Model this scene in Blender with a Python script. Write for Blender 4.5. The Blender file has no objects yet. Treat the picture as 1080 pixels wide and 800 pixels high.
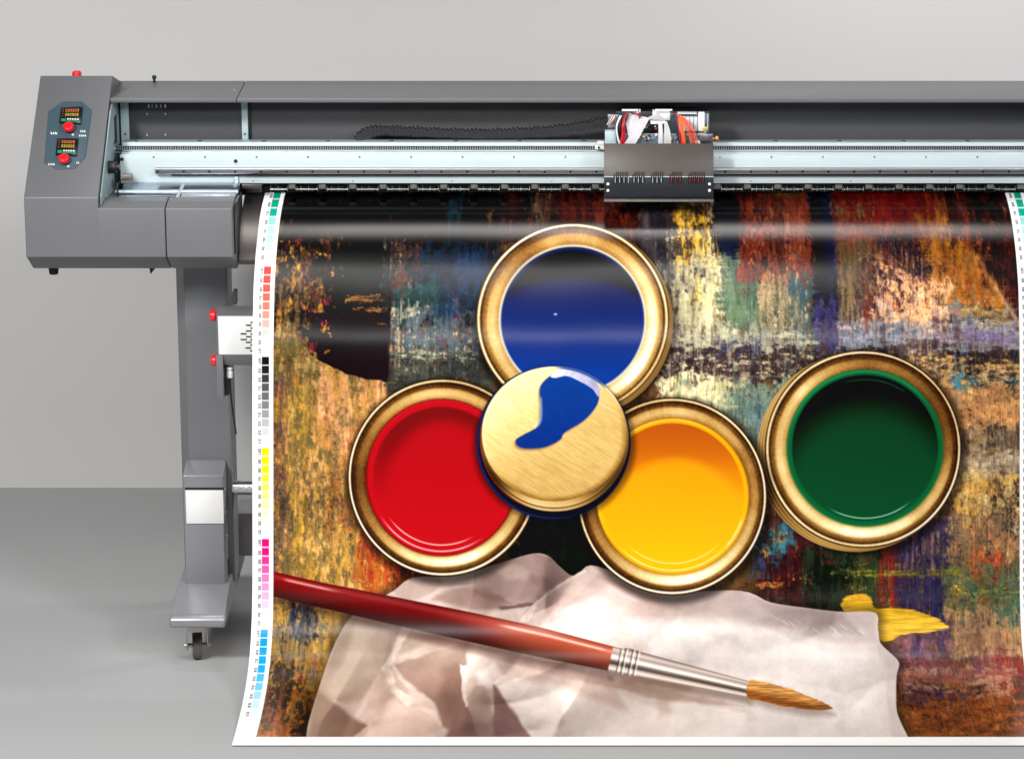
import bpy, bmesh, math, random
import numpy as np
from mathutils import Vector, Matrix

random.seed(7)
sc = bpy.context.scene
COL = sc.collection

# ------------------------------------------------------------------ camera
F = 3915.0; CX, CY = 640.0, 400.0; PITCH = math.radians(15.0)
CAM = Vector((0.0, -9.0, 3.147))
FW = Vector((0, math.cos(PITCH), -math.sin(PITCH)))
UP = Vector((0, math.sin(PITCH), math.cos(PITCH)))
cd = bpy.data.cameras.new('camera'); cam = bpy.data.objects.new('camera', cd); COL.objects.link(cam)
cam.location = CAM; cam.rotation_euler = (math.pi/2 - PITCH, 0, 0)
cd.sensor_width = 36.0; cd.lens = F/1080*36.0; cd.shift_x = -(CX-540)/1080; cd.clip_end = 200
sc.camera = cam

def ray(px, py):
    return FW + Vector((1, 0, 0))*((px-CX)/F) - UP*((py-CY)/F)
def W(px, py, Y):
    d = ray(px, py); t = (Y-CAM.y)/d.y
    return CAM + d*t
def onplane(px, py, p0, n):
    d = ray(px, py); t = (p0-CAM).dot(n)/d.dot(n)
    return CAM + d*t
def proj(p):
    v = Vector(p)-CAM; d = v.dot(FW)
    return CX+F*v.x/d, CY-F*v.dot(UP)/d
MPP = 9.2/F      # metres per photograph pixel near the machine

# ------------------------------------------------------------------ materials
def srgb(r, g, b):
    f = lambda c: (c/255/12.92) if c/255 <= .04045 else ((c/255+.055)/1.055)**2.4
    return (f(r), f(g), f(b))
def mat(name, col, rough=.5, metal=0.0, var=.06, nscale=30, bump=0.0, bscale=900, spec=.5, emit=None, estr=0, aniso=None):
    m = bpy.data.materials.new(name); m.use_nodes = True
    nt = m.node_tree; N = nt.nodes; L = nt.links
    bs = N['Principled BSDF']
    bs.inputs['Roughness'].default_value = rough; bs.inputs['Metallic'].default_value = metal
    bs.inputs['Specular IOR Level'].default_value = spec
    tc = N.new('ShaderNodeTexCoord')
    mp = N.new('ShaderNodeMapping'); L.new(tc.outputs['Object'], mp.inputs['Vector'])
    if aniso: mp.inputs['Scale'].default_value = aniso
    no = N.new('ShaderNodeTexNoise'); no.inputs['Scale'].default_value = nscale; no.inputs['Detail'].default_value = 5
    L.new(mp.outputs['Vector'], no.inputs['Vector'])
    mx = N.new('ShaderNodeMix'); mx.data_type = 'RGBA'
    L.new(no.outputs['Fac'], mx.inputs['Factor'])
    mx.inputs[6].default_value = (*[c*(1-var) for c in col], 1); mx.inputs[7].default_value = (*[min(1, c*(1+var)) for c in col], 1)
    L.new(mx.outputs[2], bs.inputs['Base Color'])
    mr = N.new('ShaderNodeMapRange'); mr.inputs['To Min'].default_value = rough*.85; mr.inputs['To Max'].default_value = min(1, rough*1.15)
    L.new(no.outputs['Fac'], mr.inputs['Value']); L.new(mr.outputs['Result'], bs.inputs['Roughness'])
    if bump:
        n2 = N.new('ShaderNodeTexNoise'); n2.inputs['Scale'].default_value = bscale; n2.inputs['Detail'].default_value = 2
        L.new(mp.outputs['Vector'], n2.inputs['Vector'])
        bp = N.new('ShaderNodeBump'); bp.inputs['Strength'].default_value = bump; bp.inputs['Distance'].default_value = .001
        L.new(n2.outputs['Fac'], bp.inputs['Height']); L.new(bp.outputs['Normal'], bs.inputs['Normal'])
    if emit:
        bs.inputs['Emission Color'].default_value = (*emit, 1); bs.inputs['Emission Strength'].default_value = estr
    return m

M = {}
M['grey'] = mat('grey_powder_coat', (.135, .138, .148), .42, 0, .05, 6, .12, 700)
M['grey_top'] = mat('grey_cover_paint', (.125, .126, .137), .45, 0, .05, 5, .12, 700)
M['grey_foot'] = mat('grey_foot_paint', (.25, .255, .275), .3, .35, .06, 5, .1, 700)
M['grey_beam'] = mat('grey_cross_beam_paint', (.42, .42, .43), .4, .1, .06, 5, .1, 700)
M['grey_leg'] = mat('grey_leg_paint', (.175, .18, .195), .36, .25, .06, 5, .1, 700)
M['back'] = mat('back_panel_paint', (.062, .063, .07), .5, 0, .1, 4, .1, 600)
M['dark'] = mat('dark_plastic', (.012, .012, .014), .45, 0, .2, 60)
M['black'] = mat('black_rubber', (.01, .01, .01), .7, 0, .3, 80, .2, 500)
M['chain'] = mat('chain_sleeve', (.016, .016, .018), .5, 0, .6, 260, .6, 420)
M['cyan'] = mat('pale_blue_paint', (.52, .61, .635), .34, .05, .05, 8, .04, 500)
M['cyan2'] = mat('pale_plate_paint', (.46, .58, .62), .4, .1, .1, 12)
M['white'] = mat('white_plastic', (.8, .8, .8), .4, 0, .04, 20)
M['face'] = mat('white_sheet_steel', (.78, .78, .78), .42, .1, .05, 9)
M['steel'] = mat('brushed_steel', (.62, .63, .65), .25, 1, .15, 14, aniso=(.3, 40, 40))
M['tube'] = mat('polished_tube', (.66, .66, .68), .22, 1, .05, 10)
M['rail'] = mat('guide_rail_steel', (.34, .34, .36), .32, 1, .15, 14, aniso=(.3, 40, 40))
M['tin'] = mat('galvanised_sheet', (.36, .40, .46), .22, .9, .8, 45, aniso=(.5, 3, 3))
M['apron'] = mat('dark_apron_steel', (.11, .10, .096), .4, .85, .15, 10, aniso=(.3, 30, 30))
M['belt'] = mat('belt_rubber', (.02, .022, .022), .6, 0, .2, 50)
M['brown'] = mat('carriage_cover_paint', (.046, .034, .028), .45, 0, .06, 10, .12, 700)
M['navy'] = mat('carriage_front_paint', (.012, .013, .017), .4, 0, .08, 10, .12, 700)
M['bracket'] = mat('bracket_zinc', (.24, .22, .19), .4, .7, .2, 80)
M['red'] = mat('red_plastic', (.78, .012, .018), .3, 0, .04, 40)
M['orange'] = mat('orange_wire', (.85, .11, .015), .4, 0, .1, 60)
M['crimson'] = mat('crimson_wire', (.38, .01, .02), .4, 0, .1, 60)
M['nvywire'] = mat('navy_wire', (.015, .018, .05), .4, 0, .1, 60)
M['ribbon'] = mat('ribbon_cable_grey', (.88, .86, .9), .5, 0, .1, 300)
M['pcb'] = mat('circuit_board', (.14, .19, .22), .4, .1, .8, 300)
M['chip'] = mat('pale_component', (.62, .66, .68), .4, .2, .35, 220)
M['copper'] = mat('copper_knob', (.62, .26, .09), .35, .8, .1, 40)
M['brass'] = mat('brass_fitting', (.75, .55, .12), .35, .6, .1, 40)
M['panel'] = mat('blue_grey_panel', (.048, .088, .118), .45, 0, .1, 25)
M['screen'] = mat('display_glass', (.008, .009, .01), .25, 0, .2, 50)
M['dig_o'] = mat('orange_digits', (.45, .12, .03), .5, emit=(1, .22, .03), estr=.08)
M['dig_y'] = mat('amber_digits', (.4, .3, .03), .5, emit=(.7, .5, .05), estr=.08)
M['dig_g'] = mat('green_keys', (.01, .22, .1), .5, emit=(.01, .4, .18), estr=.08)
M['tyre'] = mat('caster_tyre', (.09, .075, .065), .5, 0, .4, 120)
M['castm'] = mat('caster_zinc', (.5, .47, .42), .35, .8, .2, 60)

# ------------------------------------------------------------------ mesh helpers
ORG = Vector((0.10, 0.2, 0.0))    # base of the printer

class MB:
    def __init__(s): s.bm = bmesh.new()
    def box(s, lo, hi, bev=.0012, seg=2):
        lo, hi = Vector(lo), Vector(hi)
        r = bmesh.ops.create_cube(s.bm, size=1.0, matrix=Matrix.Translation((lo+hi)/2) @ Matrix.Diagonal((*[max(1e-5, abs(c)) for c in (hi-lo)], 1)))
        if bev:
            es = list({e for v in r['verts'] for e in v.link_edges})
            b = min(bev, .3*min(abs(c) for c in (hi-lo)))
            if b > 5e-5: bmesh.ops.bevel(s.bm, geom=es, offset=b, segments=seg, profile=.5, affect='EDGES')
        return s
    def pbox(s, x0, x1, y0, y1, Y, depth, bev=.0012):
        pm = W((x0+x1)/2, (y0+y1)/2, Y)
        a = W(x0, (y0+y1)/2, Y); b = W(x1, (y0+y1)/2, Y)
        zt = W(x0, y0, Y).z; zb = W(x0, y1, Y).z
        return s.box((a.x, Y, zb), (b.x, Y+depth, zt), bev)
    def xprofile(s, prof, x0, x1, bev=.002, seg=2, flush=()):
        """closed (Y,z) polygon extruded along x"""
        n = len(prof)
        va = [s.bm.verts.new((x0, y, z)) for y, z in prof]; vb = [s.bm.verts.new((x1, y, z)) for y, z in prof]
        fs = [s.bm.faces.new(va), s.bm.faces.new(vb[::-1])]
        for i in range(n):
            fs.append(s.bm.faces.new((va[i], vb[i], vb[(i+1) % n], va[(i+1) % n])))
        bmesh.ops.recalc_face_normals(s.bm, faces=fs)
        if bev:
            skip = set()
            if 0 in flush: skip |= {e for e in fs[0].edges}
            if 1 in flush: skip |= {e for e in fs[1].edges}
            es = list({e for v in va+vb for e in v.link_edges}-skip)
            bmesh.ops.bevel(s.bm, geom=es, offset=bev, segments=seg, profile=.5, affect='EDGES')
        return s
    def prism(s, pts, n, h0, h1, bev=.0008):
        a = [s.bm.verts.new(p+n*h0) for p in pts]; b = [s.bm.verts.new(p+n*h1) for p in pts]
        fs = [s.bm.faces.new(a), s.bm.faces.new(b[::-1])]
        k = len(pts)
        for i in range(k): fs.append(s.bm.faces.new((a[i], b[i], b[(i+1) % k], a[(i+1) % k])))
        bmesh.ops.recalc_face_normals(s.bm, faces=fs)
        if bev:
            es = list({e for v in a+b for e in v.link_edges})
            bmesh.ops.bevel(s.bm, geom=es, offset=bev, segments=2, profile=.5, affect='EDGES')
        return s
    def cyl(s, p0, p1, r0, r1=None, n=24, bev=0):
        p0, p1 = Vector(p0), Vector(p1); r1 = r0 if r1 is None else r1
        d = p1-p0; q = d.to_track_quat('Z', 'Y').to_matrix().to_4x4()
        r = bmesh.ops.create_cone(s.bm, cap_ends=True, segments=n, radius1=r0, radius2=r1, depth=d.length, matrix=Matrix.Translation((p0+p1)/2) @ q)
        if bev:
            es = [e for v in r['verts'] for e in v.link_edges if len(e.link_faces) == 2 and any(len(f.verts) > 4 for f in e.link_faces)]
            bmesh.ops.bevel(s.bm, geom=list(set(es)), offset=bev, segments=3, profile=.5, affect='EDGES')
        return s
    def tube(s, pts, r, n=8, flat=None):
        pts = [Vector(p) for p in pts]; rings = []
        for i, p in enumerate(pts):
            t = (pts[min(i+1, len(pts)-1)]-pts[max(i-1, 0)]).normalized()
            u = t.cross(Vector((0, 1, .13))).normalized(); w = t.cross(u).normalized()
            ru, rw = (r, r) if flat is None else flat
            rings.append([s.bm.verts.new(p+u*ru*math.cos(2*math.pi*k/n)+w*rw*math.sin(2*math.pi*k/n)) for k in range(n)])
        for a, b in zip(rings, rings[1:]):
            for k in range(n): s.bm.faces.new((a[k], a[(k+1) % n], b[(k+1) % n], b[k]))
        s.bm.faces.new(rings[0][::-1]); s.bm.faces.new(rings[-1])
        return s
    def strip(s, edge_a, edge_b, th=.0008):
        a = [s.bm.verts.new(p) for p in edge_a]; b = [s.bm.verts.new(p) for p in edge_b]
        for i in range(len(a)-1): s.bm.faces.new((a[i], a[i+1], b[i+1], b[i]))
        r = bmesh.ops.solidify(s.bm, geom=s.bm.faces[:], thickness=th)
        return s
    def build(s, name, m, parent=None, org=ORG, smooth=True):
        me = bpy.data.meshes.new(name)
        bmesh.ops.recalc_face_normals(s.bm, faces=s.bm.faces[:])
        if parent is not None: bmesh.ops.translate(s.bm, verts=s.bm.verts[:], vec=-org)
        s.bm.to_mesh(me); s.bm.free()
        if smooth:
            me.polygons.foreach_set('use_smooth', [True]*len(me.polygons))
            me.set_sharp_from_angle(angle=math.radians(38))
        me.materials.append(m)
        o = bpy.data.objects.new(name, me); COL.objects.link(o)
        if parent is not None: o.parent = parent
        return o
def bez(p0, p1, p2, p3, n):
    out = []
    for i in range(n+1):
        t = i/n; u = 1-t
        out.append(tuple(u**3*a+3*u*u*t*b+3*u*t*t*c+t**3*d for a, b, c, d in zip(p0, p1, p2, p3)))
    return out
def spline(pts, n=8):
    pts = [Vector(p) for p in pts]; P = [pts[0]]+pts+[pts[-1]]; out = []
    for i in range(1, len(P)-2):
        for k in range(n):
            t = k/n
            out.append(.5*((2*P[i])+(P[i+1]-P[i-1])*t+(2*P[i-1]-5*P[i]+4*P[i+1]-P[i+2])*t*t+(3*P[i]-P[i-1]-3*P[i+1]+P[i+2])*t**3))
    out.append(pts[-1]); return out
def dupe(o, parent, off):
    c = o.copy(); COL.objects.link(c); c.parent = parent; c.location = Vector(o.location)+Vector(off)
    for ch in list(o.children):
        g = ch.copy(); COL.objects.link(g); g.parent = c
    return c

# ------------------------------------------------------------------ the printer
P = bpy.data.objects.new('wide_format_printer', None); COL.objects.link(P); P.location = ORG
P['label'] = 'grey wide-format printer with red buttons on its sloping end panel and a rail-mounted carriage'
P['category'] = 'printer'
XR = W(1330, 190, .1).x        # far right end of the machine, outside the picture

# sheet / apron profile in (Y, z)
YV = -.07
z203 = W(640, 203, .17).z; z275 = W(640, 275, YV).z
def apron_profile():
    ap_py = [200, 214, 226, 240, 254, 268, 285]; ap_dg = [78, 74, 60, 47, 38, 28, 22.5]
    y, z = .17, z203; out = [(.19, z203+.004), (y, z)]; py = proj((0, y, z))[1]
    while py < 272:
        a = math.radians(float(np.interp(py, ap_py, ap_dg))); y -= math.sin(a)*.002; z -= math.cos(a)*.002; out.append((y, z)); py = proj((0, y, z))[1]
    return out
PROF_TOP = apron_profile()

# --- control cabinet (left)
YF = -.12
pf = W(25, 208.4, YF); pr = W(40, 80, .22)
zf, zr = pf.z, pr.z
zb0 = W(25, 271, YF).z; zb1 = W(25, 283, -.02).z
x_l = pf.x; x_pr = W(103, 208.4, YF).x
slopeN = Vector((0, -(zr-zf), .34)).normalized()
slope0 = Vector((0, YF, zf))
prof = [(YF, zf), (YF, zb0), (-.02, zb1), (.42, zb1), (.46, zb1+.04), (.46, zr-.10), (.40, zr-.05), (.22, zr)]
cab = MB().xprofile(prof, x_l, x_pr, .0025, 3, (1,)).build('control_cabinet', M['grey'], P)
# front lower housings beside it
zft = W(150, 220, YF).z; zlt = W(150, 212, -.07).z
lowp = [(YF, zft), (YF, zb0), (-.02, zb1), (.42, zb1), (.42, zb1+.06), (-.02, zb1+.06), (-.02, zlt), (-.07, zlt)]
x_s = W(174.6, 240, YF).x; x_h = W(245, 240, YF).x
MB().xprofile(lowp, x_pr+.0001, x_s-.0012, .0022, 3, (0,)).build('front_housing', M['grey'], P)
MB().xprofile(lowp, x_s+.0012, x_h, .0022, 3).build('front_housing', M['grey'], P)
# dark underside pieces
fb = MB(); q = W(60, 284, .1)
fb.cyl((q.x+.004, .02, zb1+.002), (q.x+.004, .02, zb1-.024), .014, .011, 20, .002); fb.build('rubber_foot', M['black'], P)
t = W(160, 283, 0)
MB().prism([Vector((t.x-.006, 0, zb1+.001)), Vector((t.x+.014, 0, zb1+.001)), Vector((t.x-.004, 0, zb1-.02))], Vector((0, 1, 0)), 0, .04).build('latch', M['dark'], P)

# --- control panel on the slope
SP = lambda px, py: onplane(px, py, slope0, slopeN)
oct_ = [(66, 107.5), (86.5, 107.5), (97, 116.5), (90.5, 166), (79, 178), (61, 179.5), (46.5, 172), (51, 118)]
pan = MB().prism([SP(*p) for p in oct_], slopeN, -.001, .0022, .0012).build('control_panel', M['panel'], P)
inner = [(68, 109), (85.5, 109), (95, 117), (93, 128), (62, 121), (52, 118)]
def quad(c, dy): return [SP(*p) for p in c]
def display(c):
    d = MB().prism(quad(c, 0), slopeN, .001, .008, .001).build('display', M['screen'], pan)
    c = [Vector((a, b, 0)) for a, b in c]
    def at(u, v): p = (c[0]*(1-u)+c[1]*u)*(1-v)+(c[3]*(1-u)+c[2]*u)*v; return SP(p.x, p.y)
    def seg(mb, u0, u1, v0, v1): mb.prism([at(u0, v0), at(u1, v0), at(u1, v1), at(u0, v1)], slopeN, .0078, .0086, 0)
    for row, (v0, v1, mm, nm) in enumerate([(.15, .32, 'dig_o', 'digit_row'), (.41, .57, 'dig_y', 'digit_row')]):
        mb = MB()
        for k in range(6):
            u0 = .24+k*.107; u1 = u0+.075; w = .02; h = .035
            seg(mb, u0, u1, v0, v0+h); seg(mb, u0, u1, v1-h, v1)
            seg(mb, u0, u0+w, v0+h, v1-h); seg(mb, u1-w, u1, v0+h, v1-h)
            if k % 2: seg(mb, u0+w, u1-w, (v0+v1)/2-.015, (v0+v1)/2+.015)
        mb.build(nm, M[mm], pan, smooth=False)
    mb = MB()
    for k in range(4): seg(mb, .1, .14, .16+.13*k, .19+.13*k)
    mb.build('indicator', M['dig_o'], pan, smooth=False)
    mb = MB(); seg(mb, .08, .30, .74, .92); seg(mb, .33, .92, .85, .92); mb.build('key_strip', M['dig_g'], pan, smooth=False)
    mb = MB()
    for k in range(5): seg(mb, .35+.115*k, .43+.115*k, .73, .81)
    mb.build('key_legend', M['white'], pan, smooth=False)
display([(64.5, 115.5), (87.5, 114.5), (85.5, 132.5), (62.8, 131.5)])
display([(60.5, 148), (83, 148), (81, 165.8), (59, 165)])
def button(px, py):
    p = SP(px, py+2); r = 6.1*MPP
    b = MB(); b.cyl(p, p+slopeN*.012, r*.62, n=24); b.build('button_collar', M['dark'], pan)
    b = MB(); b.cyl(p+slopeN*.010, p+slopeN*.022, r, r*.92, 32, .003); b.build('button', M['red'], pan)
    b = MB(); v = SP(px+4, py+6.4); b.cyl(v, v+slopeN*.004, .0034, n=16, bev=.001); b.build('lamp', M['chip'], pan)
button(73, 136.5); button(68.2, 169.8)
def marks(px, py, n, w, h=1.4):
    mb = MB(); x = px
    for k in range(n):
        ww = w*random.uniform(.6, 1.1)
        mb.prism([SP(x, py), SP(x+ww, py), SP(x+ww, py+h), SP(x, py+h)], slopeN, .002, .0027, 0)
        mb.prism([SP(x, py), SP(x+ww*.35, py), SP(x+ww*.35, py-h*.6), SP(x, py-h*.6)], slopeN, .002, .0027, 0)
        x += ww+.8
    mb.build('printed_legend', M['white'], pan, smooth=False)
marks(53.6, 140.8, 3, 2.2, 1.6); marks(85, 138.8, 3, 1.6); marks(83.5, 143.4, 4, 1.7); marks(51, 173.6, 4, 1.4); marks(80.8, 172, 2, 1.4)
# emergency stop behind the ridge
e = W(81, 80, .27)
es = MB(); es.cyl((e.x, .27, zr-.04), (e.x, .27, zr-.014), .008, n=20); es.cyl((e.x, .27, zr-.014), (e.x, .27, zr+.003), .0125, .0115, 28, .004)
es.build('emergency_stop', M['red'], P)

# --- top cover
x_c0 = x_pr-.014
zl = W(300, 104, .16).z; zlb = W(300, 108.3, .16).z
yb = .405
tc = [(.16, zl), (.16, zlb), (.166, zlb), (.17, zl-.006), (yb-.01, zl-.006), (yb-.01, zb1+.1), (yb, zb1+.1), (yb, zl)]
x_j = W(249.5, 104, .16).x
MB().xprofile(tc, x_c0, x_j-.0008, .0014, 2).build('top_cover', M['grey_top'], P)
MB().xprofile(tc, x_j+.0008, XR, .0014, 2).build('top_cover', M['grey_top'], P)
hp = W(163, 85, .385); MB().cyl((hp.x, .38, zl-.002), (hp.x, .38, zl+.016), .0035, n=12).cyl((hp.x, .38, zl+.01), (hp.x, .38, zl+.018), .0055, n=12).build('hinge_pin', M['dark'], P)
for px in (118.5, 247):
    s = W(px, 93.5, .27); MB().cyl((s.x, s.y, zl-.001), (s.x, s.y, zl+.0025), .0035, n=14, bev=.001).build('screw', M['steel'], P)

# --- back panel, its slits and the uprights
YBK = .285
MB().box((x_pr+.002, YBK, zb1+.12), (XR, YBK+.006, zl-.008), .0005).build('back_panel', M['back'], P)
def shape(name, m, *args, par=None, Y=None, depth=.004, bev=.0008):
    mb = MB()
    for a in args: mb.pbox(*a, Y, depth, bev)
    return mb.build(name, M[m], par if par is not None else P)
for px, w in ((156, 1.4), (160, .7), (164.2, 1.3), (169, 1.1), (173.4, 1.8)):
    shape('slit', 'white', (px, px+w, 110.3, 113.8), Y=YBK-.0016, depth=.003, bev=0)
for px, py in ((154.5, 119.4), (173.8, 119.4), (154.5, 141.5), (174, 141.5)):
    shape('screw', 'chip', (px, px+1, py, py+1.8), Y=YBK-.0016, depth=.003, bev=0)
shape('upright', 'cyan2', (127.5, 136, 104, 158), Y=YBK-.014, depth=.012)
shape('upright', 'cyan2', (255, 261.5, 104, 158), Y=YBK-.014, depth=.012)
shape('upright_channel', 'dark', (261.6, 264.5, 104, 158), Y=YBK-.006, depth=.004)
for px in (132, 258.3):
    s = W(px, 141.5, YBK-.015); MB().cyl((s.x, s.y, s.z), (s.x, s.y+.004, s.z), .0026, n=12).build('screw_hole', M['dark'], P)

# --- inner end plate
xe = x_pr+.004
ep = [(YF+.03, zf-.003), (.13, zf+.24*.25/.34-.012), (.17, zl-.012), (YBK, zl-.012), (YBK, zb1+.05), (YF+.03, zb1+.05)]
pl = MB(); pl.xprofile(ep, xe-.002, xe+.001, 0).build('end_plate', M['cyan2'], P)
MB().xprofile([(.19, W(120, 124, .19).z), (.225, W(122, 121, .225).z), (.225, W(122, 150, .225).z), (.17, W(120, 152, .17).z), (.19, W(120, 146, .19).z)], xe+.001, xe+.003, 0).build('cable_opening', M['dark'], P)
k = W(119, 178, .03)
MB().cyl((xe, .05, k.z), (xe+.022, .05, k.z), .016, .0155, 28, .002).cyl((xe+.02, .05, k.z), (xe+.03, .05, k.z), .009, n=20).build('end_stop', M['dark'], P)
MB().pbox(129, 139.5, 184.5, 191.5, .06, .02).build('limit_sensor', M['bracket'], P)
mb = MB(); mb.tube(spline([W(136, 188, .06), W(128, 190, .05), W(124, 196, .03), W(118, 204, .01), W(112, 212, -.03)]), .0012).build('sensor_wire', M['dark'], P)
MB().pbox(123.2, 124.8, 193, 211, .0, .003, .0003).build('spring_rod', M['dark'], P)

# --- gantry beam
xb0 = W(127, 175, .13).x
Zp = lambda py, Y: W(640, py, Y).z
beam = [(.128, Zp(163, .128)), (.128, Zp(193.3, .128)), (.24, Zp(193.3, .128)), (.24, Zp(150, .205)), (.178, Zp(150.4, .178)), (.178, Zp(159.5, .178)), (.16, Zp(159.5, .178)), (.16, Zp(162, .16))]
B = MB().xprofile(beam, xb0, XR, .0008, 2).build('gantry_beam', M['cyan'], P)
MB().xprofile([(.1765, Zp(153.8, .178)), (.1765, Zp(157.9, .178)), (.179, Zp(157.9, .178)), (.179, Zp(153.8, .178))], xb0-.02, XR, 0).build('belt_track', M['chip'], B)
# toothed belt
mb = MB(); x = xb0-.015; zt0, zt1 = Zp(154.6, .174), Zp(157.8, .174)
mb.box((xb0-.02, .1735, zt0), (XR, .1755, zt0+.0012), 0)
while x < XR:
    mb.box((x, .1728, zt1), (x+.0030, .1756, zt0), 0); x += .0058
mb.build('toothed_belt', M['belt'], P, smooth=False)
MB().box((xb0-.02, .163, Zp(161.6, .163)), (XR, .168, Zp(160, .163)), .0006).build('belt_lower_run', M['rail'], P)
# guide rail
xr0 = W(163.5, 181, .11).x
rail = MB().box((xr0, .108, Zp(183.8, .108)), (XR, .1285, Zp(178, .108)), .0012).build('guide_rail', M['rail'], P)
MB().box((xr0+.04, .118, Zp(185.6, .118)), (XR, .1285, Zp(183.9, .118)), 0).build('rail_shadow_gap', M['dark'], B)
for i, px in enumerate(np.arange(166.5, 1110, 27.2)):
    if 632 < px < 756: continue
    s = W(px, 181, .108); MB().cyl((s.x, .1072, s.z), (s.x, .11, s.z), .0034, n=14).build('rail_bolt', M['dark'], rail)
for px in np.arange(162, 1110, 54.3):
    if 632 < px < 756: continue
    s = W(px, 165.5, .128); MB().cyl((s.x, .1268, s.z), (s.x, .13, s.z), .0026, n=12, bev=.0006).build('beam_screw', M['rail'], B)
for px in np.arange(267, 1110, 105):
    if 632 < px < 756: continue
    s = W(px, 191, .128); MB().cyl((s.x, .1268, s.z), (s.x, .13, s.z), .0014, n=10).build('beam_pin', M['dark'], B)
for px, py in ((248.5, 170), (249, 190.5), (128.4, 168)):
    s = W(px, py, .126); MB().cyl((s.x, .1255, s.z), (s.x, .13, s.z), .0045, n=16).build('beam_bolt', M['dark'], B)
for px in np.arange(143, 1110, 67.5):
    if 632 < px < 756: continue
    shape('beam_clip', 'dark', (px-1.6, px-.3, 148.6, 150.4), (px+.6, px+1.8, 148.6, 150.4), Y=.2, depth=.01, par=B, bev=0)
# cabinet tray under the beam: galvanised sheet, white angle strips
zt = W(150, 211, -.02).z-.012
ta, tb = W(150, 211.5, -.02), W(150, 194, .11)
MB().xprofile([(-.02, ta.z-.002), (.11, tb.z), (.13, tb.z), (.13, tb.z-.02), (-.02, ta.z-.006)], xe+.03, x_h-.002, .0006).build('tray', M['tin'], P)
ta, tb = W(150, 211.5, -.025), W(150, 203.4, .03)
MB().xprofile([(-.025, ta.z+.002), (.03, tb.z+.002), (.03, tb.z), (-.025, ta.z)], W(190, 208, 0).x, x_h-.004, .0003).build('tray_lip', M['tin'], P)
MB().pbox(121, 251, 201.3, 203.4, .03, .012, .0006).build('angle_strip', M['cyan'], P)
mb = MB(); a, b = W(187, 208, -.02), W(193, 195, .1); mb.tube([a, b], .0045, 4).build('brace_strip', M['cyan'], P)
MB().pbox(247.6, 251.4, 186.5, 207, .12, .006).build('hanger_bracket', M['cyan'], P)
mb = MB(); mb.tube([W(249, 204, .09), W(243, 211, -.02)], .006, 4).build('brace_strip', M['cyan'], P)
MB().pbox(255, 276, 194.6, 199.5, .12, .03).pbox(260, 276, 199.7, 203.2, .15, .02).build('guide_plate', M['apron'], P)

# --- pinch rollers in a row under the beam
MB().box((W(276.5, 199, .17).x, .175, Zp(204.5, .175)), (XR, .19, Zp(194, .175)), .001).build('roller_backing', M['dark'], P)
pitch = W(672, 199, .15).x-W(640, 199, .15).x
base = W(308, 199, .15)
root = MB().pbox(288, 300, 196.6, 202.6, .158, .012, .003).build('pinch_roller', M['black'], P)
root2 = MB().pbox(309, 321, 196.6, 202.6, .158, .012, .003).build('pinch_roller', M['black'], P)
MB().pbox(304.2, 311.6, 194.4, 199.4, .142, .02, .001).build('roller_bracket', M['bracket'], root)
mb = MB(); r_ = .0011
mb.cyl(W(285, 199.6, .148), W(303, 199.6, .148), r_, n=8).cyl(W(312, 199.6, .148), W(317, 199.6, .148), r_, n=8)
for px in (285.3, 293, 302.3, 312.6): mb.pbox(px, px+.9, 196.5, 201.5, .15, .004, 0)
mb.build('axle', M['steel'], root)
for i in range(1, 26): dupe(root, P, (pitch*i, 0, 0)); dupe(root2, P, (pitch*i, 0, 0))

# --- apron under the sheet
ap = [(y+.006, z-.005) for y, z in PROF_TOP]
ap += [(ap[-1][0]+.004, ap[-1][1]-.012), (.05, ap[-1][1]-.012), (.19, ap[0][1]-.02)]
apr = MB().xprofile(ap, x_h+.004, W(1160, 240, 0).x, 0).build('apron', M['apron'], P)
MB().box((x_h+.0005, YF+.035, zb0), (x_h+.004, .1, zft-.005), .0005).build('apron_end', M['dark'], P)

# --- carriage
car = MB()
xc0, xc1 = W(637, 190, .03).x, W(752.5, 190, .03).x
zc_fold, zc_bot, zc_top = Zp(186.3, .02), Zp(208.5, .02), Zp(151.6, .055)
car.box((xc0+.004, .058, zc_bot+.003), (xc1-.004, .104, zc_top-.03), .002)
CAR = car.build('carriage', M['dark'], P)
MB().xprofile([(.0195, zc_fold+.0006), (.0545, zc_top), (.0575, zc_top), (.0225, zc_fold+.0006)], xc0, xc1, .0006).build('cover_plate', M['brown'], CAR)
MB().xprofile([(.0195, zc_fold-.0006), (.0195, zc_bot), (.0225, zc_bot), (.0225, zc_fold-.0006)], xc0, xc1, .0006).build('front_plate', M['navy'], CAR)
MB().box((xc0+.0005, .0188, zc_fold-.0011), (xc1-.0005, .0215, zc_fold+.0008), .0003).build('fold_highlight', M['cyan'], CAR)  # pale strip standing in for the highlight along the fold
MB().box((xc0, .012, zc_bot-.009), (xc1, .05, zc_bot-.0035), .0008).build('base_flange', M['bracket'], CAR)
MB().box((xc0, .0115, zc_bot-.0035), (xc1, .05, zc_bot-.0005), .0005).build('base_edge', M['navy'], CAR)
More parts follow.
